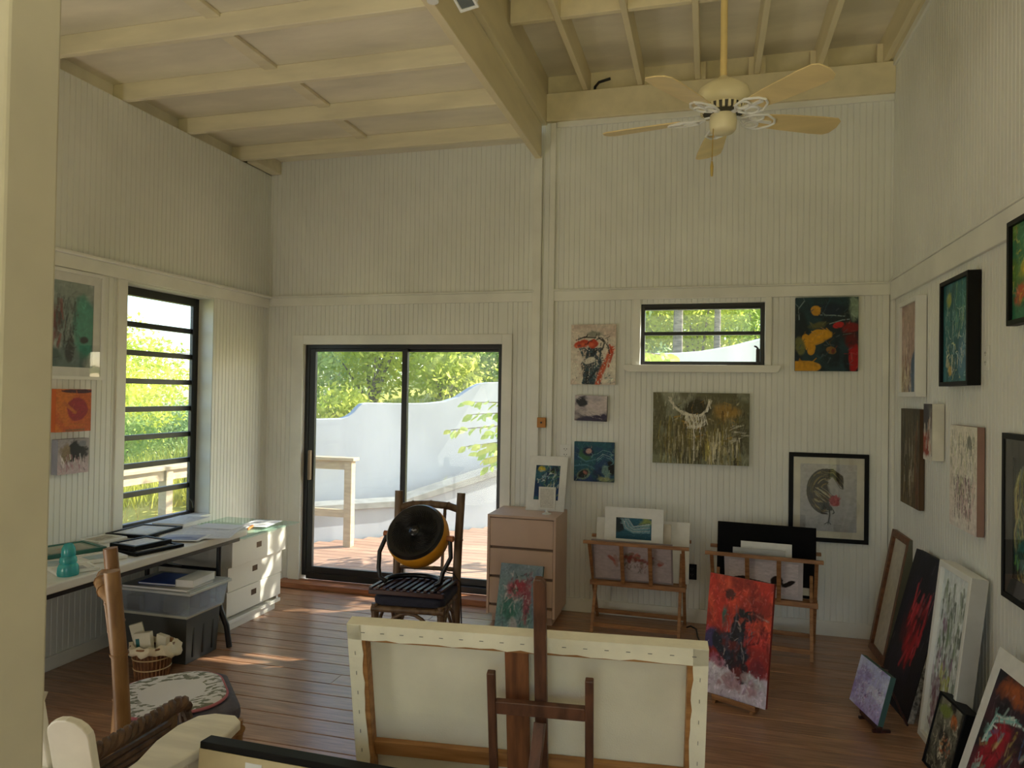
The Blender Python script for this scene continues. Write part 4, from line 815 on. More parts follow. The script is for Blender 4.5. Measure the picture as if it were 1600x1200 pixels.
REDEDGE = mat('orange_canvas_edge', S(200, 100, 50), 0.7); LAVEDGE = mat('lavender_canvas_edge', S(150, 150, 164), 0.7); MAUVEEDGE = mat('mauve_canvas_edge', S(150, 116, 104), 0.7)
GREYEDGE = mat('grey_canvas_edge', S(150, 150, 136), 0.7); DARKEDGE = mat('dark_canvas_edge', S(40, 38, 40), 0.7); TEALEDGE = mat('teal_canvas_edge', S(64, 98, 96), 0.7); BEIGEEDGE = mat('beige_canvas_edge', S(216, 206, 190), 0.7); WEDGE = mat('white_canvas_edge', S(228, 224, 212), 0.6)
M, w_, h_ = onback(-1.048, -0.694, 1.787, 2.259, .03); canvas('canvas of orange poppies with dark dripping stems beside the small high window', M, w_, h_, .028, BEIGEEDGE, a_poppies, px=230, seed=11)
M, w_, h_ = onback(-1.011, -0.758, 1.504, 1.704, .04); M = M @ Matrix.Rotation(math.radians(-1.2), 4, 'Z'); canvas('little grey and mauve abstract canvas hung below the poppies', M, w_, h_, .035, DARKEDGE, a_grey, px=220, seed=12)
M, w_, h_ = onback(-1.010, -0.695, 1.029, 1.338, .03); canvas('square blue green abstract canvas with pink dot above the print rack', M, w_, h_, .028, TEALEDGE, a_blue, px=230, seed=13)
M, w_, h_ = onback(-0.403, 0.300, 1.197, 1.734, .03); canvas('large olive brown drip canvas below the small high window', M, w_, h_, .028, GREYEDGE, a_olive, px=230, seed=14)
M, w_, h_ = onback(0.611, 1.033, 1.905, 2.439, .03); canvas('dark abstract canvas with yellow and red shapes right of the small window', M, w_, h_, .028, DARKEDGE, a_yellow, px=220, seed=15)
M, w_, h_ = onback(0.580, 1.114, 0.672, 1.311, .025); framed('black framed white matted drawing of a rooster with red head', M, w_, h_, .022, .03, BLACK, a_rooster, .048, mat('ivory_mat_board', S(228, 224, 208), 0.8), seed=16, px=380, inset=.008)
M, w_, h_ = onright(5.21, 4.79, 1.725, 2.335, .06); framed('narrow white framed canvas in mauve and slate blue nearest the far corner', M, w_, h_, .058, .03, WHITEF, a_mauve, glass=False, seed=17, px=200)
M, w_, h_ = onright(4.345, 3.905, 1.780, 2.335, .06); framed('deep black framed teal green abstract left of the wall outlet', M, w_, h_, .058, .022, BLACK, a_teal, glass=False, seed=18, px=320)
M, w_, h_ = onright(3.485, 3.00, 2.022, 2.46, .045); framed('black framed yellow and green impasto cut off by the right picture edge', M, w_, h_, .043, .022, BLACK, a_yellowgreen, glass=False, seed=19, px=230)
M, w_, h_ = onright(5.245, 4.815, 1.042, 1.650, .03); canvas('dark brown streaked canvas below the narrow white frame', M, w_, h_, .028, mat('brown_canvas_edge', S(90, 66, 44), .7), a_brown, px=200, seed=20)
M, w_, h_ = onright(4.60, 4.44, 1.37, 1.685, .065); canvas('small deep white sided canvas with dark and red paint', M, w_, h_, .063, WEDGE, a_redstripe, px=200, seed=21)
M, w_, h_ = onright(4.237, 3.842, 1.066, 1.580, .035); canvas('white canvas of dripping green and violet flowers below the outlet', M, w_, h_, .033, MAUVEEDGE, a_floral, px=240, seed=22)
M, w_, h_ = onright(3.565, 3.10, 0.870, 1.570, .03); framed('large black framed grey matted swirling abstract at the right picture edge', M, w_, h_, .028, .025, BLACK, a_swirl, .075, mat('charcoal_mat_board', S(74, 74, 72), .8), seed=23, px=230, inset=.008)
M, w_, h_ = onleft(3.20, 3.797, 1.748, 2.425, .03); framed('white framed matted print of red and dark figures left of the tall window', M, w_, h_, .028, .022, WHITEF, a_figures, .055, seed=24, px=180, inset=.008)
M, w_, h_ = onleft(3.425, 3.680, 1.430, 1.690, .06); canvas('small orange and crimson square canvas below the white framed print', M, w_, h_, .058, REDEDGE, a_orange, px=220, seed=25)
M, w_, h_ = onleft(3.455, 3.680, 1.172, 1.385, .05); canvas('tiny lavender edged canvas with black and pink paint, lowest on left wall', M, w_, h_, .048, LAVEDGE, a_purpleb, px=220, seed=26)

# plates, outlets, thermostat block
def outlet(label, M, m, mh):
    r = thing('wall_outlet', label, 'outlet', M); MB().box(-.035, .035, -.058, .058, 0, .006).build('cover_plate', m, r, bevel=.002)
    for s in (-1, 1):
        q = MB().prism(rrect(.034, .03, .010, 3, 0, s * .022), .006, .008).build('socket', m, r)
        MB().box(-.009, -.006, s * .022 - .002, s * .022 + .008, .008, .0085).box(.006, .009, s * .022 - .002, s * .022 + .008, .008, .0085).box(-.002, .002, s * .022 - .010, s * .022 - .006, .008, .0085).build('slots', mh, q)
    return r
outlet('white double outlet plate on the right wall', basis((XR - .001, 3.833, 1.906), (0, -1, 0), (0, 0, 1)), WHITEF, BLACK)
outlet('white outlet plate behind the matted print on the back wall', basis((-1.085, YB - .001, 1.25), (1, 0, 0), (0, 0, 1)) @ Matrix.Scale(1.3, 4, (1, 0, 0)), WHITEF, BLACK)
outlet('black outlet plate low between the two print racks', basis((-0.10, YB - .001, 0.38), (1, 0, 0), (0, 0, 1)), BLACK, mat('grey_slots', S(110, 110, 110)))
b = thing('wall_block', 'small orange wooden block fixed to the trim left of the print', 'block', T(-1.275, YB - .03, 1.44))
MB().box(-.035, .035, -.025, 0, 0, .08).build('block_body', mat('orange_stained_block', S(190, 128, 56), .5), b, bevel=.004); MB().tube([(0, -.025, .04), (0, -.032, .04)], .008, 8).build('screw_head', STEELB, b)

# ------------------------------------------------------------------ ceiling fan
fx, fy = 0.056, 3.645
cf = thing('ceiling_fan', 'cream five-blade ceiling fan hanging on a long rod', 'fan', T(fx, fy, 2.75)); FZ = -2.75
def fz(o): o.location.z = FZ; return o
fz(MB().tube([(0, 0, 3.23), (0, 0, 4.26)], .017, 14).build('downrod', mat('brassy_cream_rod', S(222, 196, 130), .35), cf, smooth=True))
fz(MB().lathe([(.0, 4.31), (.07, 4.31), (.065, 4.27), (.02, 4.23)], 24).build('ceiling_canopy', FANW, cf, smooth=True))
fz(MB().lathe([(.02, 3.27), (.035, 3.25), (.075, 3.235), (.118, 3.205), (.128, 3.17), (.125, 3.135), (.105, 3.118)], 32).build('motor_housing', FANW, cf, smooth=True))
fz(MB().lathe([(.105, 3.118), (.098, 3.09), (.07, 3.082)], 32).build('vent_ring', mat('dark_vent', S(70, 66, 54), .6), cf, smooth=True))
for k in range(24):
    q = Matrix.Rotation(2 * PI * k / 24, 4, 'Z'); fz(MB().box(.094, .108, -.006, .006, 3.088, 3.12, q).build('vent_rib', FANW, cf))
fz(MB().lathe([(.03, 3.085), (.062, 3.08), (.066, 3.05), (.062, 3.01), (.05, 2.995), (0, 2.992)], 28).build('switch_cup', FANW, cf, smooth=True))
ch = fz(MB().tube([(-.045, -.035, 3.02), (-.05, -.04, 2.85)], .0025, 6).build('pull_chain', mat('brass_chain', S(190, 160, 90), .35, metal=.6), cf)); MB().lathe([(0, 0), (.006, .005), (.008, .05), (.004, .075), (0, .08)], 10, T(-.05, -.04, 2.77)).build('chain_pull', mat('brass_pull', S(196, 168, 90), .4), ch, smooth=True)
outl = [(.20, -.05), (.30, -.062), (.50, -.072), (.575, -.070), (.60, -.05), (.61, 0), (.60, .05), (.575, .070), (.50, .072), (.30, .062), (.20, .05)]
for k in range(5):
    a = math.radians(25 + 72 * k); q = Matrix.Rotation(a, 4, 'Z') @ Matrix.Translation((0, 0, 3.072)) @ Matrix.Rotation(math.radians(-12), 4, 'X')
    bl = fz(MB().prism(outl, -.003, .003, q).build('blade', FANB, cf, bevel=.001, seg=1))
    ir = MB()
    for sy in (-1, 1):
        ir.tube([(.16 + .035 * math.cos(t), sy * .030 + .026 * math.sin(t), -.008) for t in [i * PI / 6 for i in range(12)]], .0055, 6, q, closed=True)
        ir.tube([(.09, sy * .008, .0), (.13, sy * .05, -.008), (.20, sy * .062, -.008), (.255, sy * .03, -.008), (.27, 0, -.008)], .006, 6, q)
    ir.bar((.06, 0, .006), (.25, 0, -.008), .018, .008, M=q); fz(ir.build('blade_iron', WHITEF, cf, smooth=True))
# spotlights on the girder
def flood(label, M):
    r = thing('spotlight', label, 'spotlight', M)
    MB().box(-.05, .05, -.04, .04, -.05, 0).build('lamp_housing', WHITEF, r, bevel=.006); MB().frame(.11, .11, .014, 0, .012, Matrix.Translation((-.055, -.055, 0))).build('bezel', WHITEF, r, bevel=.003); MB().box(-.042, .042, -.042, .042, 0, .004).build('lens', mat('grey_lamp_lens', S(110, 116, 116), .15), r)
    MB().tube([(0, 0, -.05), (0, .03, -.09)], .012, 8).build('arm', WHITEF, r, smooth=True)
flood('white square floodlight with grey lens on the girder side', basis((-1.160, 3.28, 3.615), V((.25, .85, -.48)).cross(V((-.15, -.45, -.88))), (.25, .85, -.48)))
cl = thing('cylinder_lamp', 'white cylindrical lamp under the girder at the top picture edge', 'spotlight', T(-1.29, 3.19, 3.60)); MB().lathe([(0, 0), (.028, 0), (.030, .01), (.030, .06), (.02, .07)], 20, T(0, 0, -.03)).build('lamp_shell', WHITEF, cl, smooth=True); MB().box(-.012, .012, -.012, .012, .035, .06).build('bracket', WHITEF, cl)
# ------------------------------------------------------------------ left side: folding table, drawer unit and what lies on them
tb = thing('folding_table', 'long white folding table with black steel legs along the left wall', 'table', T(-3.42, 3.45, 0))
TM = Matrix.Translation((-3.42, 3.45, 0)).inverted()
def tp(o): o.matrix_parent_inverse = TM; return o
tp(MB().prism(rrect(.735, 1.90, .05, 6, -3.4275, 3.43), .695, .74).build('tabletop', PLAST, tb, bevel=.008, seg=3))
tp(MB().box(-3.74, -3.10, 2.56, 4.32, .66, .694).build('apron_rail', STEELB, tb, bevel=.003))
for yy_ in (2.72, 4.14):
    for x in (-3.70, -3.13): tp(MB().tube([(x, yy_, .67), (x, yy_, .30)], .016, 10).build('leg', STEELB, tb, smooth=True))
    for x, s in ((-3.70, -1), (-3.13, 1)):
        tp(MB().tube([(x, yy_, .31), (x + s * .02 if s > 0 else x + .01, yy_, .24), (x + (.07 if s > 0 else .02), yy_, .14), (x + (.095 if s > 0 else .025), yy_, 0.0)], .019, 10).build('curved_foot', STEELB, tb, smooth=True))
    tp(MB().tube([(-3.70, yy_, .32), (-3.13, yy_, .32)], .013, 8).build('stretcher', STEELB, tb, smooth=True))
    d = -1 if yy_ > 3.4 else 1
    tp(MB().tube([(-3.42, yy_, .50), (-3.42, yy_ + d * .42, .655)], .012, 8).tube([(-3.70, yy_, .50), (-3.13, yy_, .50)], .012, 8).build('folding_brace', STEELB, tb, smooth=True))
dr = thing('drawer_unit', 'white three-drawer cabinet under the glass sheet in the left corner', 'cabinet', T(-3.49, 4.66, 0)); DM = T(-3.49, 4.66, 0).inverted()
def dp(o, p=None): o.matrix_parent_inverse = DM; return o
dp(MB().box(-3.78, -3.215, 4.34, 4.99, .11, .64).build('cabinet_body', LAQ, dr, bevel=.002))
dp(MB().box(-3.76, -3.24, 4.36, 4.97, 0, .06).box(-3.78, -3.205, 4.335, 4.99, .06, .085).box(-3.76, -3.225, 4.96, 4.985, .085, .11).box(-3.76, -3.225, 4.345, 4.37, .085, .11).build('plinth', LAQ, dr, bevel=.002))
for z0_, z1_, xo in ((.465, .648, .045), (.29, .458, .014), (.115, .283, .008)):
    d_ = dp(MB().box(-3.215, -3.215 + xo, 4.335, 4.99, z0_, z1_).build('drawer', LAQ, dr, bevel=.002))
    if xo > .03: dp(MB().box(-3.70, -3.216, 4.36, 4.965, z0_ + .02, z1_ - .03).build('drawer_box', LAQ, dr))
    h = MB().box(-3.217 + xo, -3.214 + xo, 4.615, 4.675, z0_ + .085, z0_ + .125).build('handle_plate', mat('bronze_pull', S(70, 54, 40), .35, metal=.6), d_)
    h2 = MB().frame(.06, .04, .006, 0, .006, basis((-3.215 + xo, 4.675, z0_ + .085), (0, -1, 0), (0, 0, 1)) @ Matrix.Identity(4)).build('handle_rim', mat('bronze_rim', S(120, 92, 62), .3, metal=.7), d_)
gs = box('glass_sheet', SHEET, -3.795, -3.13, 4.42, 5.12, .650, .658, bevel=.001); tag(gs, 'loose greenish glass sheet lying over the drawer unit', 'glass sheet')
def flat(name, label, cat, x, y, w, h, rz, z, t, m, fn=None, bord=.02, fr=None, inset=.004, seed=5, group=None, framemat=None, px=130):
    r = thing(name, label, cat, T(x, y, z, math.radians(rz)), group)
    if framemat is not None:
        MB().frame(w, h, fr, 0, t, Matrix.Translation((-w / 2, -h / 2, 0))).build('frame', framemat, r, bevel=.002)
        MB().box(-w / 2 + fr, w / 2 - fr, -h / 2 + fr, h / 2 - fr, .001, t - inset - .002).build('mat_board', m, r)
        b_ = fr + bord; zz = t - inset
    else: MB().box(-w / 2, w / 2, -h / 2, h / 2, 0, t).build('sheet', m, r, bevel=.0008, seg=1); b_ = bord; zz = t + .0006
    if fn:
        a = Art(w - 2 * b_, h - 2 * b_, px, (.8, .8, .8), seed); fn(a); a.build('art_print', r, -w / 2 + b_, -h / 2 + b_, zz)
    return r
pale = lambda c1, c2: (lambda a: a.grad(C('e6e4e2'), C('dcdcdc')).marks(26, (.1, .1, .9, .9), .16, .6, 1.5, .02, CC(c1, c2, 'c0c4c8'), .6))
flat('print_on_glass', 'white bordered small print lying on the glass sheet', 'print', -3.36, 4.94, .22, .28, 8, .659, .003, PAPER, pale('b8b0b0', '8a8f98'), .03, seed=31)
flat('orange_edged_booklet', 'orange edged booklet lying on the glass sheet', 'booklet', -3.40, 4.70, .20, .16, 20, .659, .014, mat('orange_card', S(206, 130, 70), .6), pale('d8c0a0', 'c8a070'), .012, seed=32)
flat('framed_picture', 'teal framed picture lying flat at the near end of the table', 'picture', -3.605, 3.39, .33, .29, 70, .742, .022, mat('sage_mat', S(150, 164, 150), .8), lambda a: a.grad(C('b0b8a8'), C('a8a89a')).blob(.5, .5, .3, .2, C('b8846a'), 0, .5, .6, .6), .025, .022, framemat=mat('teal_frame_wood', S(50, 108, 98), .4), seed=33)
flat('framed_picture', 'cream framed landscape lying behind the teal framed picture', 'picture', -3.665, 3.715, .20, .20, 82, .742, .016, MATB, lambda a: a.grad(C('b8ac9a'), C('d0ccc0')).marks(20, (0, .3, 1, .6), .3, .1, .2, .05, CC('8a6a50', '9a9c8c'), .7), .012, .016, framemat=WHITEF, seed=34)
flat('framed_picture', 'large black framed print lying flat against the window end', 'picture', -3.60, 4.0, .31, .35, 4, .742, .022, MATB, pale('c8b0bc', 'a8a0b0'), .03, .022, framemat=BLACK, seed=35)
flat('framed_picture', 'small black framed picture at the bottom of the little stack', 'picture', -3.235, 3.60, .28, .32, -12, .742, .018, MATB, None, .02, .03, framemat=BLACK)
flat('framed_picture', 'black framed floral print on top of the little stack', 'picture', -3.265, 3.60, .22, .25, -10, .761, .026, MATB, pale('b8a0b0', '707080'), .012, .024, framemat=BLACK, seed=36)
flat('framed_picture', 'white framed print with painted bluish sheen in front of the black stack', 'picture', -3.285, 3.305, .20, .23, -22, .742, .018, MATB, lambda a: a.grad(C('b8c4cc'), C('a8c0c4')), .03, .018, framemat=WHITEF, seed=37)  # bluish sheen is put into the print colours
flat('framed_picture', 'white framed print half out beside the glass insulator', 'picture', -3.205, 3.065, .17, .20, -28, .742, .014, MATB, lambda a: a.grad(C('b4b6b8'), C('9aa0a6')), .03, .016, framemat=WHITEF, seed=38)
flat('card', 'small pale card with blue print lying beside the glass insulator', 'card', -3.41, 3.12, .14, .18, 30, .742, .004, PAPER, lambda a: a.grad(C('98b4c0'), C('c0ccd0')), .02, seed=39)
flat('card', 'white folded card lying left of the glass insulator', 'card', -3.40, 2.88, .20, .16, 8, .742, .006, PAPER)
flat('boxed_canvas', 'thick white sketch block with reddish edge under the window', 'sketch block', -3.615, 4.365, .24, .32, 6, .742, .026, PAPER, pale('b8c0c8', 'a0a8b0'), .01, seed=40)
flat('paper_sheet', 'large white sheet with faint blue lines near the table end', 'paper', -3.27, 4.17, .42, .40, 12, .742, .003, PAPER, pale('a8b8d0', 'c0c8d8'), .02, seed=41)
flat('paper_sheet', 'plain white sheet on top overhanging the table front edge', 'paper', -3.16, 4.06, .34, .28, 24, .7465, .002, PAPER, lambda a: a.grad(C('e8e8ec'), C('dcdfe6')), .01, seed=42)
flat('blue_print', 'white bordered print of violet blue hills on the loose sheets', 'print', -3.24, 3.92, .30, .22, 16, .7495, .002, PAPER, lambda a: a.grad(C('c8cce0'), C('6c74a4')).blob(.5, .4, .4, .2, C('5c6498'), .1, .4, .4, .8), .025, seed=43)
flat('paper_sheet', 'long white sheet drooping past the table right end', 'paper', -3.28, 4.33, .30, .17, 4, .7465, .002, PAPER)
ins = thing('glass_insulator', 'turquoise glass insulator standing at the near table edge', 'insulator', T(-3.144, 2.975, .742))
MB().lathe([(.047, 0), (.050, .012), (.048, .04), (.042, .055), (.036, .06), (.040, .068), (.038, .09), (.030, .098), (.033, .106), (.031, .135), (.020, .158), (0, .164)], 28).build('glass_body', AQUA, ins, smooth=True)
MB().lathe([(.016, 0.002), (.016, .12), (0, .125)], 16).build('hollow_core', glassy('aqua_core', (.3, .7, .72), .1, .5, (.06, .45, .5)), ins, smooth=True)

# bins under the table
bn = thing('storage_bin', 'dark grey plastic storage bin on the floor under the table', 'bin', T(-3.34, 3.93, 0)); BM_ = T(-3.34, 3.93, 0).inverted()
def bp(o): o.matrix_parent_inverse = BM_; return o
def taper(b, x0, x1, y0, y1, z0, z1, g): # open tub walls
    o = .006
    def ring(x0, x1, y0, y1, z): return [(x0, y0, z), (x1, y0, z), (x1, y1, z), (x0, y1, z)]
    vs = ring(x0 + g, x1 - g, y0 + g, y1 - g, z0) + ring(x0, x1, y0, y1, z1) + ring(x0 + o, x1 - o, y0 + o, y1 - o, z1) + ring(x0 + g + o, x1 - g - o, y0 + g + o, y1 - g - o, z0 + o)
    fs = [(3, 2, 1, 0)]
    for s in range(3):
        for k in range(4): fs.append((s * 4 + k, s * 4 + (k + 1) % 4, s * 4 + 4 + (k + 1) % 4, s * 4 + 4 + k))
    fs.append((12, 13, 14, 15)); return b.add(vs, fs)
bp(taper(MB(), -3.61, -3.075, 3.775, 4.09, 0.0, .285, .012).build('tub', BINM, bn, bevel=.006))
for yk in (3.84, 3.93, 4.02): bp(MB().box(-3.086, -3.078, yk, yk + .018, .03, .27).build('rib', mat('bin_groove', S(44, 46, 45), .6), bn, bevel=.003))
bp(MB().box(-3.62, -3.065, 3.765, 4.10, .285, .305).build('lid', mat('pale_bin_lid', S(196, 194, 178), .5), bn, bevel=.006))
cb = thing('clear_bin', 'clear plastic bin of dark clutter on top of the grey bin', 'bin', T(-3.30, 3.90, .306)); BM_ = T(-3.30, 3.90, .306).inverted()
bp(taper(MB(), -3.55, -3.02, 3.73, 4.10, .307, .455, .02).build('tub', CLEARP, cb, bevel=.005))
bp(MB().frame(.56, .40, .022, .445, .462, T(-3.565, 3.715)).build('rim', mat('frosted_rim', S(206, 210, 208), .4), cb, bevel=.004))
bp(MB().box(-3.555, -3.015, 3.725, 4.105, .462, .470).build('lid', mat('frosted_lid', S(190, 194, 194), .4), cb, bevel=.003))
for k, (x, y, w_, h_, m) in enumerate(((-3.45, 3.80, .10, .09, STEELB), (-3.33, 3.82, .12, .11, mat('navy_box', S(40, 60, 86), .5)), (-3.19, 3.82, .11, .10, STEELB), (-3.12, 3.95, .08, .09, mat('slate_box', S(70, 92, 108), .5)), (-3.35, 3.97, .2, .08, mat('grey_box', S(120, 128, 132), .5)))):
    t = box('packed_box', m, x - w_ / 2, x + w_ / 2, y - .05, y + .05, .316, .316 + h_, bevel=.006); tag(t, ('black box at the left inside the clear bin', 'navy blue box in the middle of the clear bin', 'black box at the right inside the clear bin', 'slate blue box at the far right inside the clear bin', 'flat grey box at the back of the clear bin')[k], 'box', 'things packed in the clear bin')
def book(label, x, y, w, h, t, rz, z, cov, hard=True):
    r = thing('book', label, 'book', T(x, y, z, math.radians(rz)), 'books on the clear bin')
    MB().box(-w / 2, w / 2, -h / 2, h / 2, 0, .003).box(-w / 2, w / 2, -h / 2, h / 2, t - .003, t).box(-w / 2, -w / 2 + .003, -h / 2, h / 2, .003, t - .003).build('cover', cov, r, bevel=.001, seg=1)
    MB().box(-w / 2 + .003, w / 2 - .004, -h / 2 + .004, h / 2 - .004, .003, t - .003).build('pages', PAPER, r); return r
book('wide pale grey binder lying under the blue book', -3.26, 3.83, .46, .26, .016, 2, .4705, mat('grey_binder', S(186, 186, 182), .5))
book('royal blue covered book lying on the clear bin', -3.28, 3.86, .26, .24, .014, 4, .487, mat('royal_blue_cover', S(36, 66, 150), .45))
book('thick white book at the right of the blue book', -3.09, 3.87, .12, .24, .045, 6, .487, mat('white_cover', S(220, 220, 216), .5))
# wicker basket with cloth and boxes
wbk = thing('wicker_basket', 'small round wicker basket with cream cloth lining before the bins', 'basket', T(-3.13, 3.56, 0))
def wbx(u, z): return .088 + .026 * z / .22
b = MB()
for k in range(30):
    a = 2 * PI * k / 30; b.tube([(wbx(a, z) * math.cos(a), wbx(a, z) * math.sin(a), z) for z in (0, .07, .14, .205)], .0042, 5)
o = b.build('stakes', WICK, wbk); o['kind'] = 'stuff'
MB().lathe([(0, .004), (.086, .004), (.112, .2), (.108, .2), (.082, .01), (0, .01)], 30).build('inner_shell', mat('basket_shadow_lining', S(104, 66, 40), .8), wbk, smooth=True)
for z in (.004, .075, .135, .2): MB().tube([(wbx(0, z) * 1.04 * math.cos(t), wbx(0, z) * 1.04 * math.sin(t), z) for t in [2 * PI * i / 28 for i in range(28)]], .006 if z in (.004, .2) else .0035, 6, closed=True).build('hoop', WICK if z in (.004, .2) else mat('pale_cane_hoop', S(206, 180, 136), .5), wbk, smooth=True)
b = MB(); n = 44; rows = []
for j, (rr, zz) in enumerate(((.09, .185), (.106, .213), (.120, .210), (.128, .190), (.130, .168))):
    rows.append([((rr + .012 * math.sin(7 * t + j) * (j > 1) + .02 * (math.cos(t - .6) > .5) * (j > 2)) * math.cos(t), (rr + .012 * math.sin(7 * t + j) * (j > 1) + .02 * (math.cos(t - .6) > .5) * (j > 2)) * math.sin(t), zz - (.035 * max(0, math.sin(2 * t + 1.2)) ** 2 if j > 2 else 0) + .006 * math.sin(11 * t)) for t in [2 * PI * i / n for i in range(n)]])
vs = [p for r_ in rows for p in r_]; fs = [(j * n + i, j * n + (i + 1) % n, (j + 1) * n + (i + 1) % n, (j + 1) * n + i) for j in range(4) for i in range(n)]
o = b.add(vs, fs).build('cloth_lining', CLOTHW, wbk, smooth=True); md = o.modifiers.new('solid', 'SOLIDIFY'); md.thickness = .003
for k, (dx, dy, rz, tilt, w_, h_, t_, lab) in enumerate(((-.005, -.035, 12, -8, .10, .22, .035, 'white box with teal label standing at front of the basket'), (-.06, .02, 32, -14, .07, .26, .02, 'white carton leaning at the left of the basket'), (.045, .01, -6, 6, .075, .20, .03, 'plain cream carton at the right in the basket'), (.03, .055, 4, 5, .09, .17, .02, 'brown card carton at the back in the basket'))):
    r = thing('carton', lab, 'carton', T(-3.13 + dx, 3.56 + dy, .06, math.radians(rz)) @ Matrix.Rotation(math.radians(tilt), 4, 'Y'), 'cartons in the wicker basket')
    MB().box(-w_ / 2, w_ / 2, -t_ / 2, t_ / 2, 0, h_).build('carton_body', mat('cream_carton', S(226, 220, 200), .6) if k < 3 else mat('brown_card', S(160, 116, 80), .7), r, bevel=.002)
    if k == 0: MB().box(-w_ / 2 + .012, -w_ / 2 + .034, -t_ / 2 - .001, -t_ / 2, .07, .19).build('teal_label', mat('teal_label', S(30, 104, 110), .5), r)

# ------------------------------------------------------------------ bamboo chairs (front faces local -y)
def bamboo_chair(label, M, m, pad, clothm):
    r = thing('bamboo_chair', label, 'chair', M); nodes = lambda p0, p1, n, rr: None
    def cane(name, pts, rr, mm=m):
        b_ = MB().tube(pts, rr, 10)
        a_, c_ = V(pts[0]), V(pts[-1])
        for f in (.3, .62, .88): p = a_.lerp(c_, f) if len(pts) == 2 else V(pts[int(f * (len(pts) - 1))]); d = (V(pts[min(len(pts) - 1, int(f * (len(pts) - 1)) + 1)]) - V(pts[int(f * (len(pts) - 1))])).normalized() * .004; b_.tube([p - d, p + d], rr * 1.13, 10)
        return b_.build(name, mm, r, smooth=True)
    for s in (-1, 1):
        cane('leg', [(s * .205, -.19, 0), (s * .205, -.19, .43)], .023)
        cane('back_post', [(s * .20, .215, 0), (s * .20, .195, .44), (s * .205, .215, .75), (s * .212, .245, 1.05)], .028)
        cane('side_rail', [(s * .205, -.20, .40), (s * .20, .20, .40)], .016)
        cane('side_brace', [(s * .205, -.18, .16), (s * .203, -.10, .32), (s * .202, 0, .38), (s * .2, .10, .32), (s * .2, .19, .16)], .011)
    cane('front_rail', [(-.225, -.20, .40), (.225, -.20, .40)], .018); cane('rear_rail', [(-.2, .2, .40), (.2, .2, .40)], .016)
    cane('front_arch', [(.17 * math.cos(t), -.19, .16 + .22 * math.sin(t)) for t in [PI * i / 12 for i in range(13)]], .011)
    cane('rear_arch', [(.17 * math.cos(t), .205, .16 + .22 * math.sin(t)) for t in [PI * i / 12 for i in range(13)]], .011)
    cane('top_rail', [(-.215, .232, .94), (-.12, .265, .96), (0, .275, .965), (.12, .265, .96), (.215, .232, .94)], .024); cane('lower_back_rail', [(-.2, .205, .56), (.2, .205, .56)], .014)
    for x in (-.10, .0, .10): cane('back_spindle', [(x, .21, .56), (x, .262, .955)], .011)
    MB().box(-.2, .2, -.19, .19, .395, .418).build('seat_board', m, r)
    b_ = MB(); rings = []
    for z_, k_ in ((.418, .90), (.428, .985), (.448, 1.0), (.468, .985), (.480, .90), (.484, .70)): rings.append([(x * k_, y_ * k_ , z_) for x, y_ in rrect(.44, .42, .06, 5)])
    nn = len(rings[0]); vs = [p for q in rings for p in q]; fs = [(j * nn + i, j * nn + (i + 1) % nn, (j + 1) * nn + (i + 1) % nn, (j + 1) * nn + i) for j in range(5) for i in range(nn)] + [tuple(range(5 * nn, 6 * nn)), tuple(range(nn - 1, -1, -1))]
    b_.add(vs, fs).build('seat_cushion', clothm, r, smooth=True); return r
ch1 = bamboo_chair('dark bamboo dining chair with navy cushion carrying the fan before the glass door', T(-1.735, 4.21, 0, .10), BAMBD, False, NAVY)
ch2 = bamboo_chair('bamboo chair with grey cushion and floral pad beside the white garden chair', T(-2.015, 2.435, 0, math.radians(135)), BAMB, True, GREYC)
# quilted floral pad on the left chair
pd = thing('floral_seat_pad', 'white quilted floral pad with pink piping lying on the left bamboo chair', 'seat pad', T(-2.03, 2.42, .484, math.radians(135)))
b = MB(); rings = []
for z_, k_ in ((.0, .93), (.008, 1.0), (.018, .97), (.023, .88), (.022, .7), (.017, .45), (.013, .2)): rings.append([(x * k_, y_ * k_, z_) for x, y_ in rrect(.41, .39, .14, 8)])
nn = len(rings[0]); vs = [p for q in rings for p in q]; fs = [(j * nn + i, j * nn + (i + 1) % nn, (j + 1) * nn + (i + 1) % nn, (j + 1) * nn + i) for j in range(6) for i in range(nn)] + [tuple(range(6 * nn, 7 * nn)), tuple(range(nn - 1, -1, -1))]
padm = bpy.data.materials.new('floral_quilt_cloth'); padm.use_nodes = True; n_ = padm.node_tree.nodes; L_ = padm.node_tree.links
tc = n_.new('ShaderNodeTexCoord'); sx = n_.new('ShaderNodeSeparateXYZ'); L_.new(tc.outputs['Object'], sx.inputs[0])
vl = n_.new('ShaderNodeVectorMath'); vl.operation = 'LENGTH'; L_.new(tc.outputs['Object'], vl.inputs[0])
no = n_.new('ShaderNodeTexNoise'); no.inputs['Scale'].default_value = 38; no.inputs['Detail'].default_value = 2; mpn = n_.new('ShaderNodeMapping'); mpn.inputs['Scale'].default_value = (1.5, .7, 1); mpn.inputs['Rotation'].default_value = (0, 0, .6); L_.new(tc.outputs['Object'], mpn.inputs[0]); L_.new(mpn.outputs[0], no.inputs['Vector'])
gt = n_.new('ShaderNodeMath'); gt.operation = 'GREATER_THAN'; gt.inputs[1].default_value = .53; L_.new(no.outputs['Fac'], gt.inputs[0])
ring_ = n_.new('ShaderNodeMath'); ring_.operation = 'GREATER_THAN'; ring_.inputs[1].default_value = .125; L_.new(vl.outputs['Value'], ring_.inputs[0])
ml = n_.new('ShaderNodeMath'); ml.operation = 'MULTIPLY'; L_.new(gt.outputs[0], ml.inputs[0]); L_.new(ring_.outputs[0], ml.inputs[1])
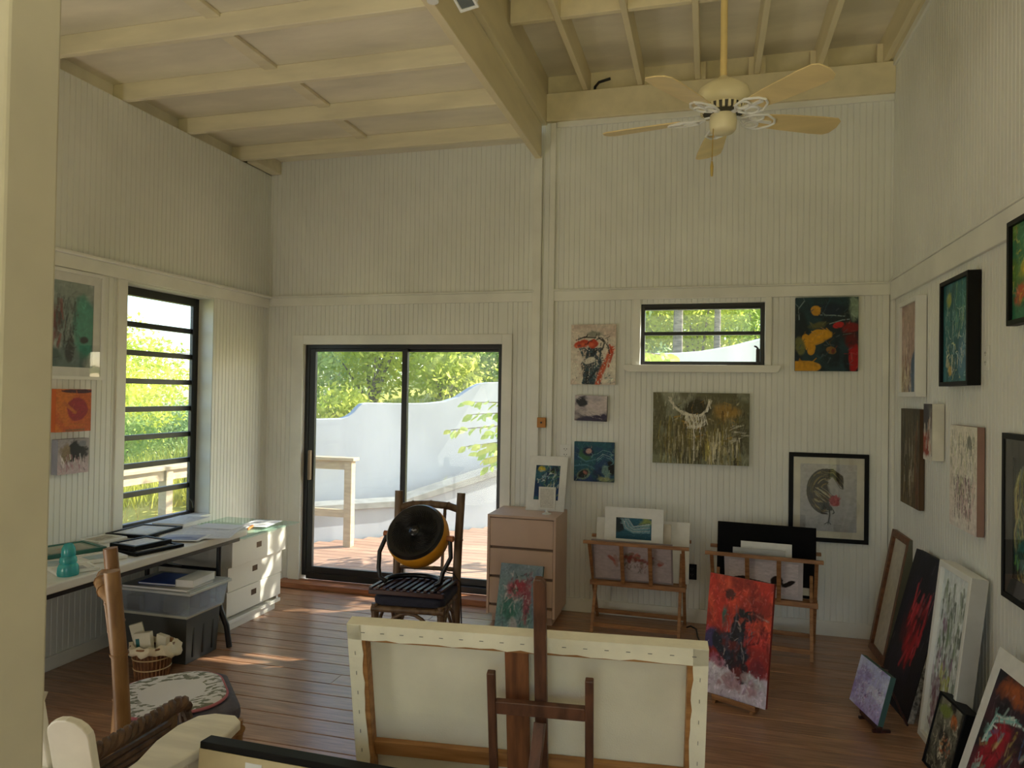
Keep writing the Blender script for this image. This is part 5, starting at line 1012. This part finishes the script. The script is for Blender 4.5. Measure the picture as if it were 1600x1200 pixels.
mc = n_.new('ShaderNodeMix'); mc.data_type = 'RGBA'; mc.inputs[6].default_value = S(226, 228, 236); mc.inputs[7].default_value = S(128, 134, 128); L_.new(ml.outputs[0], mc.inputs[0]); L_.new(mc.outputs[2], n_['Principled BSDF'].inputs['Base Color']); n_['Principled BSDF'].inputs['Roughness'].default_value = .9
b.add(vs, fs).build('quilted_pad', padm, pd, smooth=True)
MB().tube([(x * .995, y_ * .995, .010) for x, y_ in rrect(.41, .39, .14, 8)], .006, 6, closed=True).build('pink_piping', mat('pink_piping', S(196, 120, 136), .8), pd, smooth=True)

# slatted tray and fan on the dark bamboo chair
tr = thing('slatted_tray', 'dark slatted wooden tray on the navy chair cushion under the fan', 'tray', T(-1.735, 4.16, .486, .06))
for y_ in (-.165, .135): MB().box(-.235, .235, y_, y_ + .03, 0, .028).build('tray_rail', MAHOG, tr, bevel=.004)
for k in range(11):
    x = -.215 + .043 * k; MB().bar((x - .012, -.15, .034), (x + .012, .155, .034), .022, .012).build('slat', MAHOG, tr, bevel=.002)
FY = mat('amber_fan_plastic', S(206, 142, 32), .35); FK = mat('black_fan_plastic', S(16, 16, 18), .3)
hc = V((-1.705, 4.13, .825)); ax = V((-.05, -.80, .60)).normalized(); FMh = basis(hc, ax.cross(V((0, 0, 1))) * -1, ax.cross(ax.cross(V((0, 0, 1)))) * -1)
fn_ = thing('desk_fan', 'black and amber round fan tilted up on the slatted tray', 'fan', T(-1.735, 4.17, .527)); FI = T(-1.735, 4.17, .527).inverted()
def fp(o): o.matrix_parent_inverse = FI; return o
HM = FMh @ Matrix.Scale(1.16, 4)
fp(MB().lathe([(.150, .045), (.165, .03), (.168, -.01), (.158, -.055), (.13, -.085), (.124, -.085), (.150, -.05), (.158, -.01), (.156, .03), (.148, .04)], 40, HM).build('amber_shell', FY, fn_, smooth=True))
fp(MB().lathe([(.118, .052), (.148, .060), (.160, .045), (.156, .036), (.140, .044), (.118, .042)], 40, HM).build('front_rim', FK, fn_, smooth=True))
b = MB()
for k in range(48):
    a0 = 2 * PI * k / 48; b.tube([(r_ * math.cos(a0 + (r_ - .03) * 9.5), r_ * math.sin(a0 + (r_ - .03) * 9.5), .055) for r_ in (.03, .055, .08, .103, .125)], .0021, 4, HM)
g = fp(b.build('spiral_grille', FK, fn_)); g['kind'] = 'stuff'
for r_ in (.06, .09): MB().tube([(r_ * math.cos(t), r_ * math.sin(t), .052) for t in [2 * PI * i / 36 for i in range(36)]], .0014, 4, HM, closed=True).build('grille_ring', FK, g)
hb = fp(MB().lathe([(0, .064), (.026, .062), (.032, .054), (.032, .045), (0, .045)], 24, HM).build('hub_badge', FK, fn_, smooth=True))
b = MB()
for s in (-1, 1):
    b.bar((0, -.006, .0645), (s * .008, .006, .0645), .003, .001, up=(0, 0, 1), M=HM); b.bar((s * .006, -.004, .0645), (s * .016, .003, .0645), .0025, .001, up=(0, 0, 1), M=HM)
b.build('winged_emblem', mat('silver_emblem', S(180, 180, 184), .3), hb)
for k in range(5):
    q = HM @ Matrix.Rotation(2 * PI * k / 5, 4, 'Z') @ Matrix.Rotation(.6, 4, 'X'); fp(MB().prism([(.02, -.010), (.11, -.032), (.132, -.01), (.125, .024), (.02, .012)], -.002, .002, q).build('fan_blade', FK, fn_, bevel=.001, seg=1))
fp(MB().lathe([(.0, -.10), (.04, -.10), (.05, -.07), (.045, -.01), (.02, .01), (0, .01)], 24, HM).build('motor', FK, fn_, smooth=True))
for k in range(4):
    q = HM @ Matrix.Rotation(2 * PI * k / 4 + .4, 4, 'Z'); fp(MB().bar((.04, 0, -.075), (.13, 0, -.08), .012, .006, M=q).build('rear_strut', FK, fn_))
fp(MB().box(-.04, .04, .11, .165, -.10, -.03, HM).build('control_box', FK, fn_, bevel=.008))
sideR = HM @ V((.172, 0, -.005)); sideL = HM @ V((-.172, 0, -.005))
for sp in (sideL, sideR):
    s = -1 if sp is sideL else 1; bx = -1.735 + s * .165
    fp(MB().tube([sp + V((s * .012, 0, 0)), sp.lerp(V((bx + s * .05, 4.10, .60)), .5) + V((s * .03, 0, 0)), (bx + s * .045, 4.09, .62), (bx + s * .035, 4.085, .565), (bx, 4.09, .545)], .014, 10).build('stand_arm', FK, fn_, smooth=True))
    q = (HM @ V((s * .20, 0, -.005)) - sp).normalized(); fp(MB().tube([sp - q * .01, sp + q * .034], .018, 14).build('pivot_knob', mat('copper_knob', S(170, 104, 62), .4), fn_, smooth=True))
fp(MB().tube([(-1.735 + .175 * math.cos(t), 4.13 + .14 * math.sin(t), .545) for t in [-.3 + (PI + .6) * i / 16 for i in range(17)]], .016, 10).build('base_ring', FK, fn_, smooth=True))
fp(MB().tube([(-1.60, 4.23, .60), (-1.54, 4.32, .56), (-1.505, 4.36, .50), (-1.50, 4.37, .30), (-1.49, 4.38, .008), (-1.35, 4.50, .006), (-1.2, 4.9, .006)], .004, 6).build('power_cord', FK, fn_, smooth=True))

# ------------------------------------------------------------------ blush chest of drawers and what stands on it
cs = thing('chest_of_drawers', 'blush pink four-drawer chest beside the glass door', 'chest', T(-1.32, 5.40, 0)); CI = T(-1.32, 5.40, 0).inverted()
def cp(o): o.matrix_parent_inverse = CI; return o
cp(MB().box(-1.583, -1.565, 5.185, 5.625, .06, .800).box(-1.078, -1.060, 5.185, 5.625, .06, .800).box(-1.565, -1.078, 5.185, 5.625, .782, .800).box(-1.565, -1.078, 5.25, 5.625, .06, .782).build('carcass', PINK, cs, bevel=.001))
cp(MB().box(-1.55, -1.09, 5.23, 5.60, 0, .06).build('plinth', PINK, cs))
for k, (a_, b_) in enumerate(((.568, .776), (.352, .548), (.142, .332), (.066, .122))):
    cp(MB().box(-1.562, -1.081, 5.188, 5.206, a_, b_).build('drawer', PINK, cs, bevel=.0015)); cp(MB().box(-1.562, -1.081, 5.212, 5.25, b_ - .01, b_ + .02).build('finger_pull', mat('shadow_gap_board', S(150, 122, 106), .6), cs)) if k else None
def leanpic(label, o, xd, up, w, h, t, mm, fn, m, seed=1, px=200, name='matted_print', cat='print', group=None, hole=None):
    r = thing(name, label, cat, basis(o, xd, up), group)
    if mm:
        l_, rr_, b_, t_ = mm if isinstance(mm, tuple) else (mm,) * 4
        vs = [(0, 0), (w, 0), (w, h), (0, h), (l_, b_), (w - rr_, b_), (w - rr_, h - t_), (l_, h - t_)]
        B = MB(); vv = [(x, y_, z_) for z_ in (-.002, 0) for x, y_ in vs]; fs = []
        for k in range(4): k2 = (k + 1) % 4; fs += [(k, 4 + k, 4 + k2, k2), (8 + k, 8 + k2, 12 + k2, 12 + k), (k, k2, 8 + k2, 8 + k), (4 + k, 12 + k, 12 + k2, 4 + k2)]
        B.add(vv, fs).build('mat_board', m, r)
        MB().box(0, w, 0, h, -t, -.003).build('backing_board', m, r)
        a = Art(w - l_ - rr_, h - b_ - t_, px, (.8, .8, .8), seed); fn(a); a.build('art_print', r, l_, b_, -.0015)
    else:
        MB().box(0, w, 0, h, -t, 0).build('sheet', m, r, bevel=.001, seg=1)
        if fn: a = Art(w, h, px, (.8, .8, .8), seed); fn(a); a.build('painted_face', r, 0, 0, .0008)
    return r
leanpic('white matted blue yellow print leaning on the wall on the chest', (-1.362, 5.47, .802), (1, -.01, 0), (.015, .14, .42), .305, .435, .006, (.055, .055, .085, .075), a_bluemat, MATB, 51, 260)
sf = thing('photo_stand', 'tiny white framed note on a pedestal foot on the chest front', 'frame stand', T(-1.162, 5.33, .801))
MB().lathe([(.035, 0), (.035, .006), (.012, .014), (.008, .03), (.012, .036)], 20).build('pedestal', WHITEF, sf, smooth=True); MB().frame(.130, .17, .014, -.012, 0, basis((-.065, -.002, .034), (1, 0, 0), (0, .05, 1))).build('frame', WHITEF, sf, bevel=.002)
a = Art(.104, .144, 300, C('dcdad4'), 3); a.marks(26, (.15, .1, .7, .9), .14, 0, .05, .008, CC('b8b8b4'), .6); a.build('note', sf, 0, 0, 0).matrix_local = basis((-.052, .002, .048), (1, 0, 0), (0, .05, 1))
lp = leanpic('blue green and red abstract leaning against the blush chest', (-1.475, 5.035, 0), (1, -.06, 0), (.075, .135, .445), .325, .47, .03, None, a_leanblue, TEALEDGE, 52, 220, 'canvas_painting', 'painting')

# ------------------------------------------------------------------ print racks
def rack(label, M):
    r = thing('print_rack', label, 'rack', M); W = .37
    # local: x along the rack, front = -y
    bars = lambda n, a, b_, w=.022, t=.026: MB().bar(a, b_, w, t).build(n, OAK, r, bevel=.002)
    for s in (-1, 1):
        x = s * .305; bars('leg', (x, -.205, 0), (x, .135, .62)); bars('leg', (x + s * .024, .205, 0), (x + s * .024, -.205, .645))
    bars('front_top_rail', (-W, -.218, .65), (W, -.218, .65), .030, .022); bars('rear_top_rail', (-W, .150, .63), (W, .150, .63), .030, .022)
    bars('front_lower_rail', (-.345, -.055, .325), (.345, -.055, .325), .022, .034); bars('rear_lower_rail', (-.345, .035, .325), (.345, .035, .325), .022, .034)
    for x in (-.10, .10): bars('slat', (x, -.062, .33), (x, -.205, .645), .028, .012); bars('slat', (x, .042, .33), (x, .14, .62), .028, .012)
    bars('foot_stretcher', (-.305, -.178, .055), (.305, -.178, .055), .018, .03); bars('foot_stretcher', (-.32, .168, .055), (.32, .168, .055), .018, .03)
    bars('sling_board', (-.34, -.01, .335), (.34, -.01, .335), .07, .008)
    return r
R1 = T(-.478, 5.37, 0, -.02); rack('beech print rack holding white matted prints and a red flower print', R1)
def inrack(R, label, x, y, w, h, t, mm, fn, m, seed, tilt=-.30, px=200, group=None, name='matted_print', cat='print', z=.345):
    o = R @ V((x, y, z)); xd = R.to_3x3() @ V((1, .0, 0)); up_ = R.to_3x3() @ V((0, math.sin(tilt), math.cos(tilt))); return leanpic(label, o, xd, up_, w, h, t, mm, fn, m, seed, px, name, cat, group)
inrack(R1, 'large plain white board at the back of the left print rack', -.33, .03, .69, .44, .004, None, None, MATB, 61, .25)
inrack(R1, 'small ivory frame edge standing between boards in left rack', .07, .012, .16, .42, .012, None, None, BEIGEEDGE, 64, .1)
inrack(R1, 'white matted blue wave print rising highest in the left rack', -.255, -.002, .43, .53, .004, (.085, .085, .30, .075), a_wave, MATB, 62, .06, 240)
fr1 = thing('framed_picture', 'grey edged white framed red flower print at the front of left rack', 'picture', basis(R1 @ V((-.32, -.035, .345)), R1.to_3x3() @ V((1, 0, 0)), (0, math.sin(-.42), math.cos(-.42))))
MB().frame(.575, .345, .012, -.012, 0).build('frame', mat('grey_silver_frame', S(150, 140, 142), .4), fr1, bevel=.001); MB().box(.012, .563, .012, .333, -.012, -.006).build('backing_board', MATB, fr1)
a = Art(.551, .321, 230, (.8, .8, .8), 63); a_flowers(a); a.build('art_print', fr1, .012, .012, -.005); MB().box(.012, .563, .012, .333, -.004, -.003).build('glass', PGLASS, fr1)
R2 = T(.385, 5.265, 0, -.10); rack('beech print rack holding a black portfolio and white prints', R2)
pf = inrack(R2, 'large black portfolio case standing at the back of the right rack', -.315, .035, .65, .475, .03, None, None, mat('black_portfolio_cloth', S(16, 16, 18), .85, .05, 30, spec=.15), 65, .12, name='portfolio', cat='portfolio')
MB().box(.45, .62, .02, .07, 0, .001).build('label_strip', mat('beige_label', S(214, 206, 186), .7), pf)
inrack(R2, 'white matted sheet sticking highest out of the right rack', -.15, -.012, .33, .37, .004, None, None, MATB, 66, -.06)
inrack(R2, 'pale grey sheet in front of the white one in right rack', -.20, -.024, .34, .335, .004, None, None, mat('pale_grey_board', S(206, 206, 206), .7), 67, -.16)
inrack(R2, 'mounted print of a dark swimming fish at front of right rack', -.25, -.036, .50, .315, .006, (.03, .03, .03, .03), a_pike, mat('mauve_white_board', S(206, 198, 200), .7), 68, -.40, 220)

# red painting on its small easel
def table_easel(label, M, w, m, hgt):
    r = thing('small_easel', label, 'easel', M)
    MB().bar((-w * .35, .0, .022), (w * .35, 0, .022), .030, .016).build('ledge', m, r, bevel=.002); MB().bar((-w * .35, -.018, .035), (w * .35, -.018, .035), .006, .020).build('lip', m, r, bevel=.001)
    for s in (-1, 1): MB().bar((s * w * .30, .012, 0.004), (s * .02, .012 + hgt * .18, hgt), .016, .012).build('leg', m, r, bevel=.001); MB().bar((s * w * .30, -.03, .007), (s * w * .30, .06, .007), .016, .014).build('foot', m, r, bevel=.001)
    MB().bar((0, .012 + hgt * .16, hgt * .9), (0, .02 + hgt * .55, .006), .016, .010).build('back_leg', m, r, bevel=.001); return r
xd = V((.325, -.165, 0)).normalized(); nrm = V((-xd.y, xd.x, 0))
angr = math.atan2(xd.y, xd.x)
table_easel('low beech easel under the red and navy abstract', T(.16, 4.175, 0, angr), .36, OAK, .55)
leanpic('large red abstract with navy swirl and pale lilac base standing mid room', V((-.018, 4.262, .04)), xd, V((.03, .10, .66)), .375, .655, .025, None, a_red, mat('red_canvas_edge', S(140, 50, 40), .7), 70, 320, 'canvas_painting', 'painting')
cb_ = MB().tube([(-.13, 5.47, .012), (-.10, 5.45, .03), (-.06, 5.42, .02), (-.05, 5.30, .008), (-.02, 5.10, .006), (.02, 4.9, .006)], .006, 6).build('floor_cable', FK, smooth=True); tag(cb_, 'short black cable lying on the floor between the two racks', 'cable')

# ------------------------------------------------------------------ leaning pictures along the right wall
def leanframe(label, o, xd, up_, w, h, t, fb, fm, fn, seed, px=200, matw=0, matm=None, inset=.012, name='framed_picture', sidem=None, cat='picture'):
    r = thing(name, label, cat, basis(o, xd, up_)); MB().frame(w, h, fb, -t, 0).build('frame', fm, r, bevel=.003); MB().box(fb, w - fb, fb, h - fb, -t, -inset - .004).build('backing_board', matm or MATB, r)
    if sidem: MB().box(w, w + .002, 0, h, -t, -.002).build('frame_side', sidem, r)
    if fn: a = Art(w - 2 * fb - 2 * matw, h - 2 * fb - 2 * matw, px, (.8, .8, .8), seed); fn(a); a.build('art_print', r, fb + matw, fb + matw, -inset)
    return r
leanframe('brown wooden frame with blank cream panel leaning in the far corner', V((1.085, 5.47, 0)), V((.02, -1, 0)), V((.148, -.02, .82)), .40, .835, .045, .045, BROWNF, a_plain(C('d8d0c0')), 71, 60, inset=.02, sidem=mat('grey_green_frame_side', S(104, 104, 88), .6))
rb = leanpic('tall near black canvas with a crimson burst leaning on right wall', V((.985, 4.71, 0)), V((.10, -1, 0)), V((.215, -.04, .82)), .47, .86, .035, None, a_redblack, mat('dark_canvas_side', S(30, 28, 32), .7), 72, 180, 'canvas_painting', 'painting')
MB().box(.4702, .4715, .0, .52, -.033, -.004).build('white_paint_edge', mat('scuffed_white_edge', S(196, 190, 180), .8, .3, 40, col2=S(80, 76, 76)), rb)
leanframe('deep white box frame of violet and green flowers leaning on right wall', V((1.055, 4.14, 0)), V((.05, -1, 0)), V((.105, -.13, .89)), .40, .90, .072, .030, WHITEF, a_floral2, 73, 190, inset=.02, sidem=mat('grey_white_side', S(190, 188, 184), .5))
ev = T(.845, 4.16, 0, math.radians(-77)); table_easel('tiny dark wood easel holding the lilac canvas on the floor', ev, .26, MAHOG, .30)
leanpic('small lilac and white canvas on the tiny easel by the right wall', V((.772, 4.345, .055)), V((.08, -.33, 0)), V((.06, .02, .245)), .325, .255, .028, None, a_purple, TEALEDGE, 74, 230, 'canvas_painting', 'painting')
leanframe('small deep black framed dark abstract standing before the white box frame', V((.995, 3.83, 0)), V((.12, -1, 0)), V((.075, .03, .33)), .26, .345, .075, .012, BLACK, a_dark, 75, 240, inset=.006)
leanpic('white matted red and teal print leaning at the bottom right picture corner', V((.99, 3.45, 0)), V((.06, -1, 0)), V((.205, -.10, .67)), .52, .71, .006, (.055, .055, .07, .075), a_matted, MATB, 76, 220)
pg = thing('wooden_peg', 'short pale wooden peg rising beside the matted print at bottom right', 'peg', T(1.10, 3.53, 0)); MB().tube([(0, 0, 0), (.02, -.02, .14), (.024, -.022, .20)], [.011, .010, .009], 12).build('peg_shaft', OAK, pg, smooth=True); MB().box(-.04, .04, -.03, .03, 0, .012).build('peg_foot', OAK, pg, bevel=.002)

# ------------------------------------------------------------------ big easel with the canvas seen from behind
LEAN = math.radians(12.5)
EM = Matrix.Translation((-.498, 2.085, .306)) @ Matrix.Rotation(.10, 4, 'Z') @ Matrix.Rotation(LEAN, 4, 'X')      # local: x right, z up the canvas, -y towards us (back)
cv = thing('stretched_canvas', 'large stretched canvas seen from its stapled back on the tall easel', 'canvas', EM)
CW, CH, CD = .978, .772, .036
vs = []
MB().box(-CW / 2, CW / 2, .0, .004, 0, CH).build('canvas_sheet', CREAM, cv)
MB().box(-CW / 2, -CW / 2 + .050, -CD, 0, 0, CH).box(CW / 2 - .050, CW / 2, -CD, 0, 0, CH).box(-CW / 2 + .05, CW / 2 - .05, -CD, 0, 0, .05).box(-CW / 2 + .05, CW / 2 - .05, -CD, 0, CH - .05, CH).build('stretcher_bars', PINE, cv, bevel=.002)
MB().box(-CW / 2 + .05, CW / 2 - .05, -.022, -.002, .352, .395).build('cross_brace', PINE, cv, bevel=.002); MB().box(-.045, .02, -CD + .004, -.022, .05, CH - .05).build('centre_brace', mat('red_brown_brace', S(138, 88, 54), .5, scale=5, stretch=(9, 9, 1), col2=S(96, 58, 36)), cv, bevel=.002)
def wavy(a, b_, axis, lo, hi, seed):
    rg_ = random.Random(seed); n = 26; vs = []; fs = []
    for i in range(n + 1):
        t = a + (b_ - a) * i / n; wv = hi + rg_.uniform(-.004, .004) * (1 if 0 < i < n else 0)
        vs += [(t, -CD - .002, lo), (t, -CD - .002, wv), (t, -CD - .0004, lo), (t, -CD - .0004, wv)] if axis == 'x' else [(lo, -CD - .002, t), (wv, -CD - .002, t), (lo, -CD - .0004, t), (wv, -CD - .0004, t)]
    for i in range(n):
        o = 4 * i; fs += [(o, o + 4, o + 5, o + 1), (o + 2, o + 3, o + 7, o + 6), (o + 1, o + 5, o + 7, o + 3), (o, o + 2, o + 6, o + 4)]
    return vs, fs
for nm, ar in (('canvas_flap', ('x', -CW / 2 - .002, CW / 2 + .002, CH + .002, CH - .044)), ('canvas_flap', ('z', 0, CH, -CW / 2 - .002, -CW / 2 + .038)), ('canvas_flap', ('z', 0, CH, CW / 2 + .002, CW / 2 - .038)), ('canvas_flap', ('x', -CW / 2, CW / 2, 0, .04))):
    v_, f_ = wavy(ar[1], ar[2], ar[0], ar[3], ar[4], hash(ar[0]) % 97 if False else int(abs(ar[3]) * 100)); MB().add(v_, f_).build(nm, CFOLD, cv)
MB().box(-CW / 2 - .002, CW / 2 + .002, -CD - .001, .004, CH, CH + .002).box(-CW / 2 - .002, -CW / 2, -CD - .001, .004, 0, CH).box(CW / 2, CW / 2 + .002, -CD - .001, .004, 0, CH).build('wrapped_edge', CFOLD, cv)
SM = mat('steel_staple', S(120, 120, 118), .4, metal=.5)
for k in range(17): x = -.45 + .0562 * k; MB().box(x, x + .011, -CD - .0032, -CD - .002, CH - .022, CH - .0205).build('staple', SM, cv)
for s in (-1, 1):
    for k in range(11): z_ = .06 + .062 * k; MB().box(s * (CW / 2 - .017), s * (CW / 2 - .0185), -CD - .0032, -CD - .002, z_, z_ + .011).build('staple', SM, cv)
eM = EM @ Matrix.Translation((.058, -CD - .028, 0))
ez = thing('easel', 'dark wooden H-frame easel holding the large canvas in the foreground', 'easel', Matrix.Translation((-.47, 2.05, 0))); EI = ez.matrix_world.inverted()
def ep(o): o.matrix_parent_inverse = EI; return o
ep(MB().prism([(-.0165, -.28), (.0165, -.28), (.0165, .945), (.006, .96), (-.012, .96), (-.0165, .95)], -.012, .012, eM @ Matrix.Rotation(PI / 2, 4, 'X')).build('mast', DARKW, ez, bevel=.003))
for s in (-1, 1): ep(MB().box(s * .130 - .011, s * .130 + .011, -.034, -.013, -.29, .695, eM).build('upright', DARKW, ez, bevel=.003))
ep(MB().box(-.119, .119, -.032, -.013, .575, .612, eM).build('cross_bar', DARKW, ez, bevel=.002)); ep(MB().box(-.119, .119, -.032, -.013, .06, .095, eM).build('cross_bar', DARKW, ez, bevel=.002))
ep(MB().box(-.22, .22, -.012, .075, -.035, -.004, eM).build('canvas_ledge', DARKW, ez, bevel=.003))
p0 = eM @ V((0, -.03, .56)); ep(MB().bar(p0, (p0.x - .02, p0.y - .36, .012), .030, .022).build('rear_leg', DARKW, ez, bevel=.002))
for s in (-1, 1): q0 = eM @ V((s * .130, -.02, -.30)); ep(MB().box(q0.x - .03, q0.x + .03, q0.y - .06, q0.y + .06, 0, .03).build('foot', DARKW, ez, bevel=.003))

# ------------------------------------------------------------------ white garden chair, wicker chair arm, black framed panel in the near left corner
ad = thing('garden_chair', 'chipped white wooden garden chair with broad arms beside the doorway post', 'chair', T(-1.74, 1.62, 0)); AI = T(-1.74, 1.62, 0).inverted()
def ap(o): o.matrix_parent_inverse = AI; return o
def arm(x0, s):
    def X(x): return x0 + s * x
    pts = [(-.045, -.44), (-.05, -.20), (-.06, -.05), (-.095, .06), (-.105, .16), (-.09, .235), (-.05, .265), (.02, .27), (.06, .24), (.075, .16), (.06, .05), (.04, -.08), (.04, -.44)]
    return MB().prism([(X(x), 1.70 + y_) for x, y_ in pts], .655, .683)
ap(arm(-1.435, 1).build('armrest', WHITEPAINT, ad, bevel=.006, seg=3)); ap(arm(-2.22, -1).build('armrest', WHITEPAINT, ad, bevel=.006, seg=3))
for x in (-1.47, -2.185):
    ap(MB().box(x - .02, x + .02, 1.80, 1.89, 0, .655).build('front_leg', WHITEPAINT, ad, bevel=.003)); ap(MB().bar((x, 1.86, .36), (x, 1.26, .07), .03, .10).build('side_rail', WHITEPAINT, ad, bevel=.003)); ap(MB().box(x - .018, x + .018, 1.32, 1.38, 0, .655).build('rear_leg', WHITEPAINT, ad, bevel=.003))
    ap(MB().prism([(0, 0), (.10, 0), (.02, -.16), (0, -.16)], -.012, .012, basis((x, 1.89, .655), (0, 1, 0), (0, 0, 1))).build('arm_bracket', WHITEPAINT, ad, bevel=.002))
for k in range(4): y_ = 1.66 + .085 * k; ap(MB().box(-2.16, -1.495, y_, y_ + .075, .29 + .022 * k, .31 + .022 * k).build('seat_slat', WHITEPAINT, ad, bevel=.003))
bM = basis((-1.85, 1.655, .20), (1, 0, 0), (0, -.12, .60))
for k in range(5):
    x = -.42 + .150 * k; top = (.645, .72, .76, .72, .645)[k]
    w2 = .138; ap(MB().prism([(x, 0), (x + w2, 0), (x + w2, top - .04)] + [(x + w2 / 2 + w2 / 2 * math.cos(t), top - .04 + .045 * math.sin(t)) for t in [.3, .7, 1.1, 1.57, 2.0, 2.4, 2.8]] + [(x, top - .04)], -.011, .011, bM).build('back_slat', WHITEPAINT, ad, bevel=.004))
ap(MB().box(-.31, .31, .14, .20, .012, .04, bM).build('back_rail', WHITEPAINT, ad, bevel=.003)); ap(MB().box(-.31, .31, .44, .50, .012, .04, bM).build('back_rail', WHITEPAINT, ad, bevel=.003))
wk = thing('wicker_chair_arm', 'dark woven wicker armchair side with thick braided top beside the white garden chair arm', 'rack', T(-1.70, 1.86, .372))  # woven arm of a wicker armchair; rest of that chair is left out
b = MB()
for i in range(11): b.tube([(.006 * math.sin(PI * q + PI * i), -.20 + .021 * q, .012 + .0215 * i) for q in range(19)], .0105, 6)
o = b.build('woven_panel', WICKD, wk, smooth=True); o['kind'] = 'stuff'
for y_ in (-.19, .17): MB().tube([(0, y_, 0), (0, y_, .26)], .016, 8).build('end_post', BAMBD, wk, smooth=True)
path = [V((0, -.26 + .008 * i, .272 + .0 * i)) for i in range(58)] + [V((0, .204 + .03 * math.sin(t), .242 + .03 * math.cos(t))) for t in (.2, .5, .8, 1.1, 1.4)] + [V((0, .234, .225)), V((0, .234, .21))]
for ph_ in range(3): MB().tube([p + V((.013 * math.cos(.62 * i + ph_ * 2.094), 0, .013 * math.sin(.62 * i + ph_ * 2.094))) for i, p in enumerate(path)], .0145, 7).build('braid_strand', WICKD, wk, smooth=True)
bpn = thing('framed_picture', 'black edged framed panel seen from its cream back in the near foreground', 'picture', basis((-1.335, 1.665, -.016), (1, -.02, 0), (0, .05, 1)))
MB().frame(.78, .752, .018, -.045, 0).build('frame', BLACK, bpn, bevel=.002); MB().box(.018, .762, .018, .734, -.03, -.008).build('panel_back', CREAM, bpn); MB().box(.0, .78, .0, .734, 0, .0015).build('paper_backing', mat('tan_backing_paper', S(206, 190, 150), .8), bpn)
MB().box(.15, .20, .69, .72, .0015, .004).build('paper_label', PAPER, bpn)
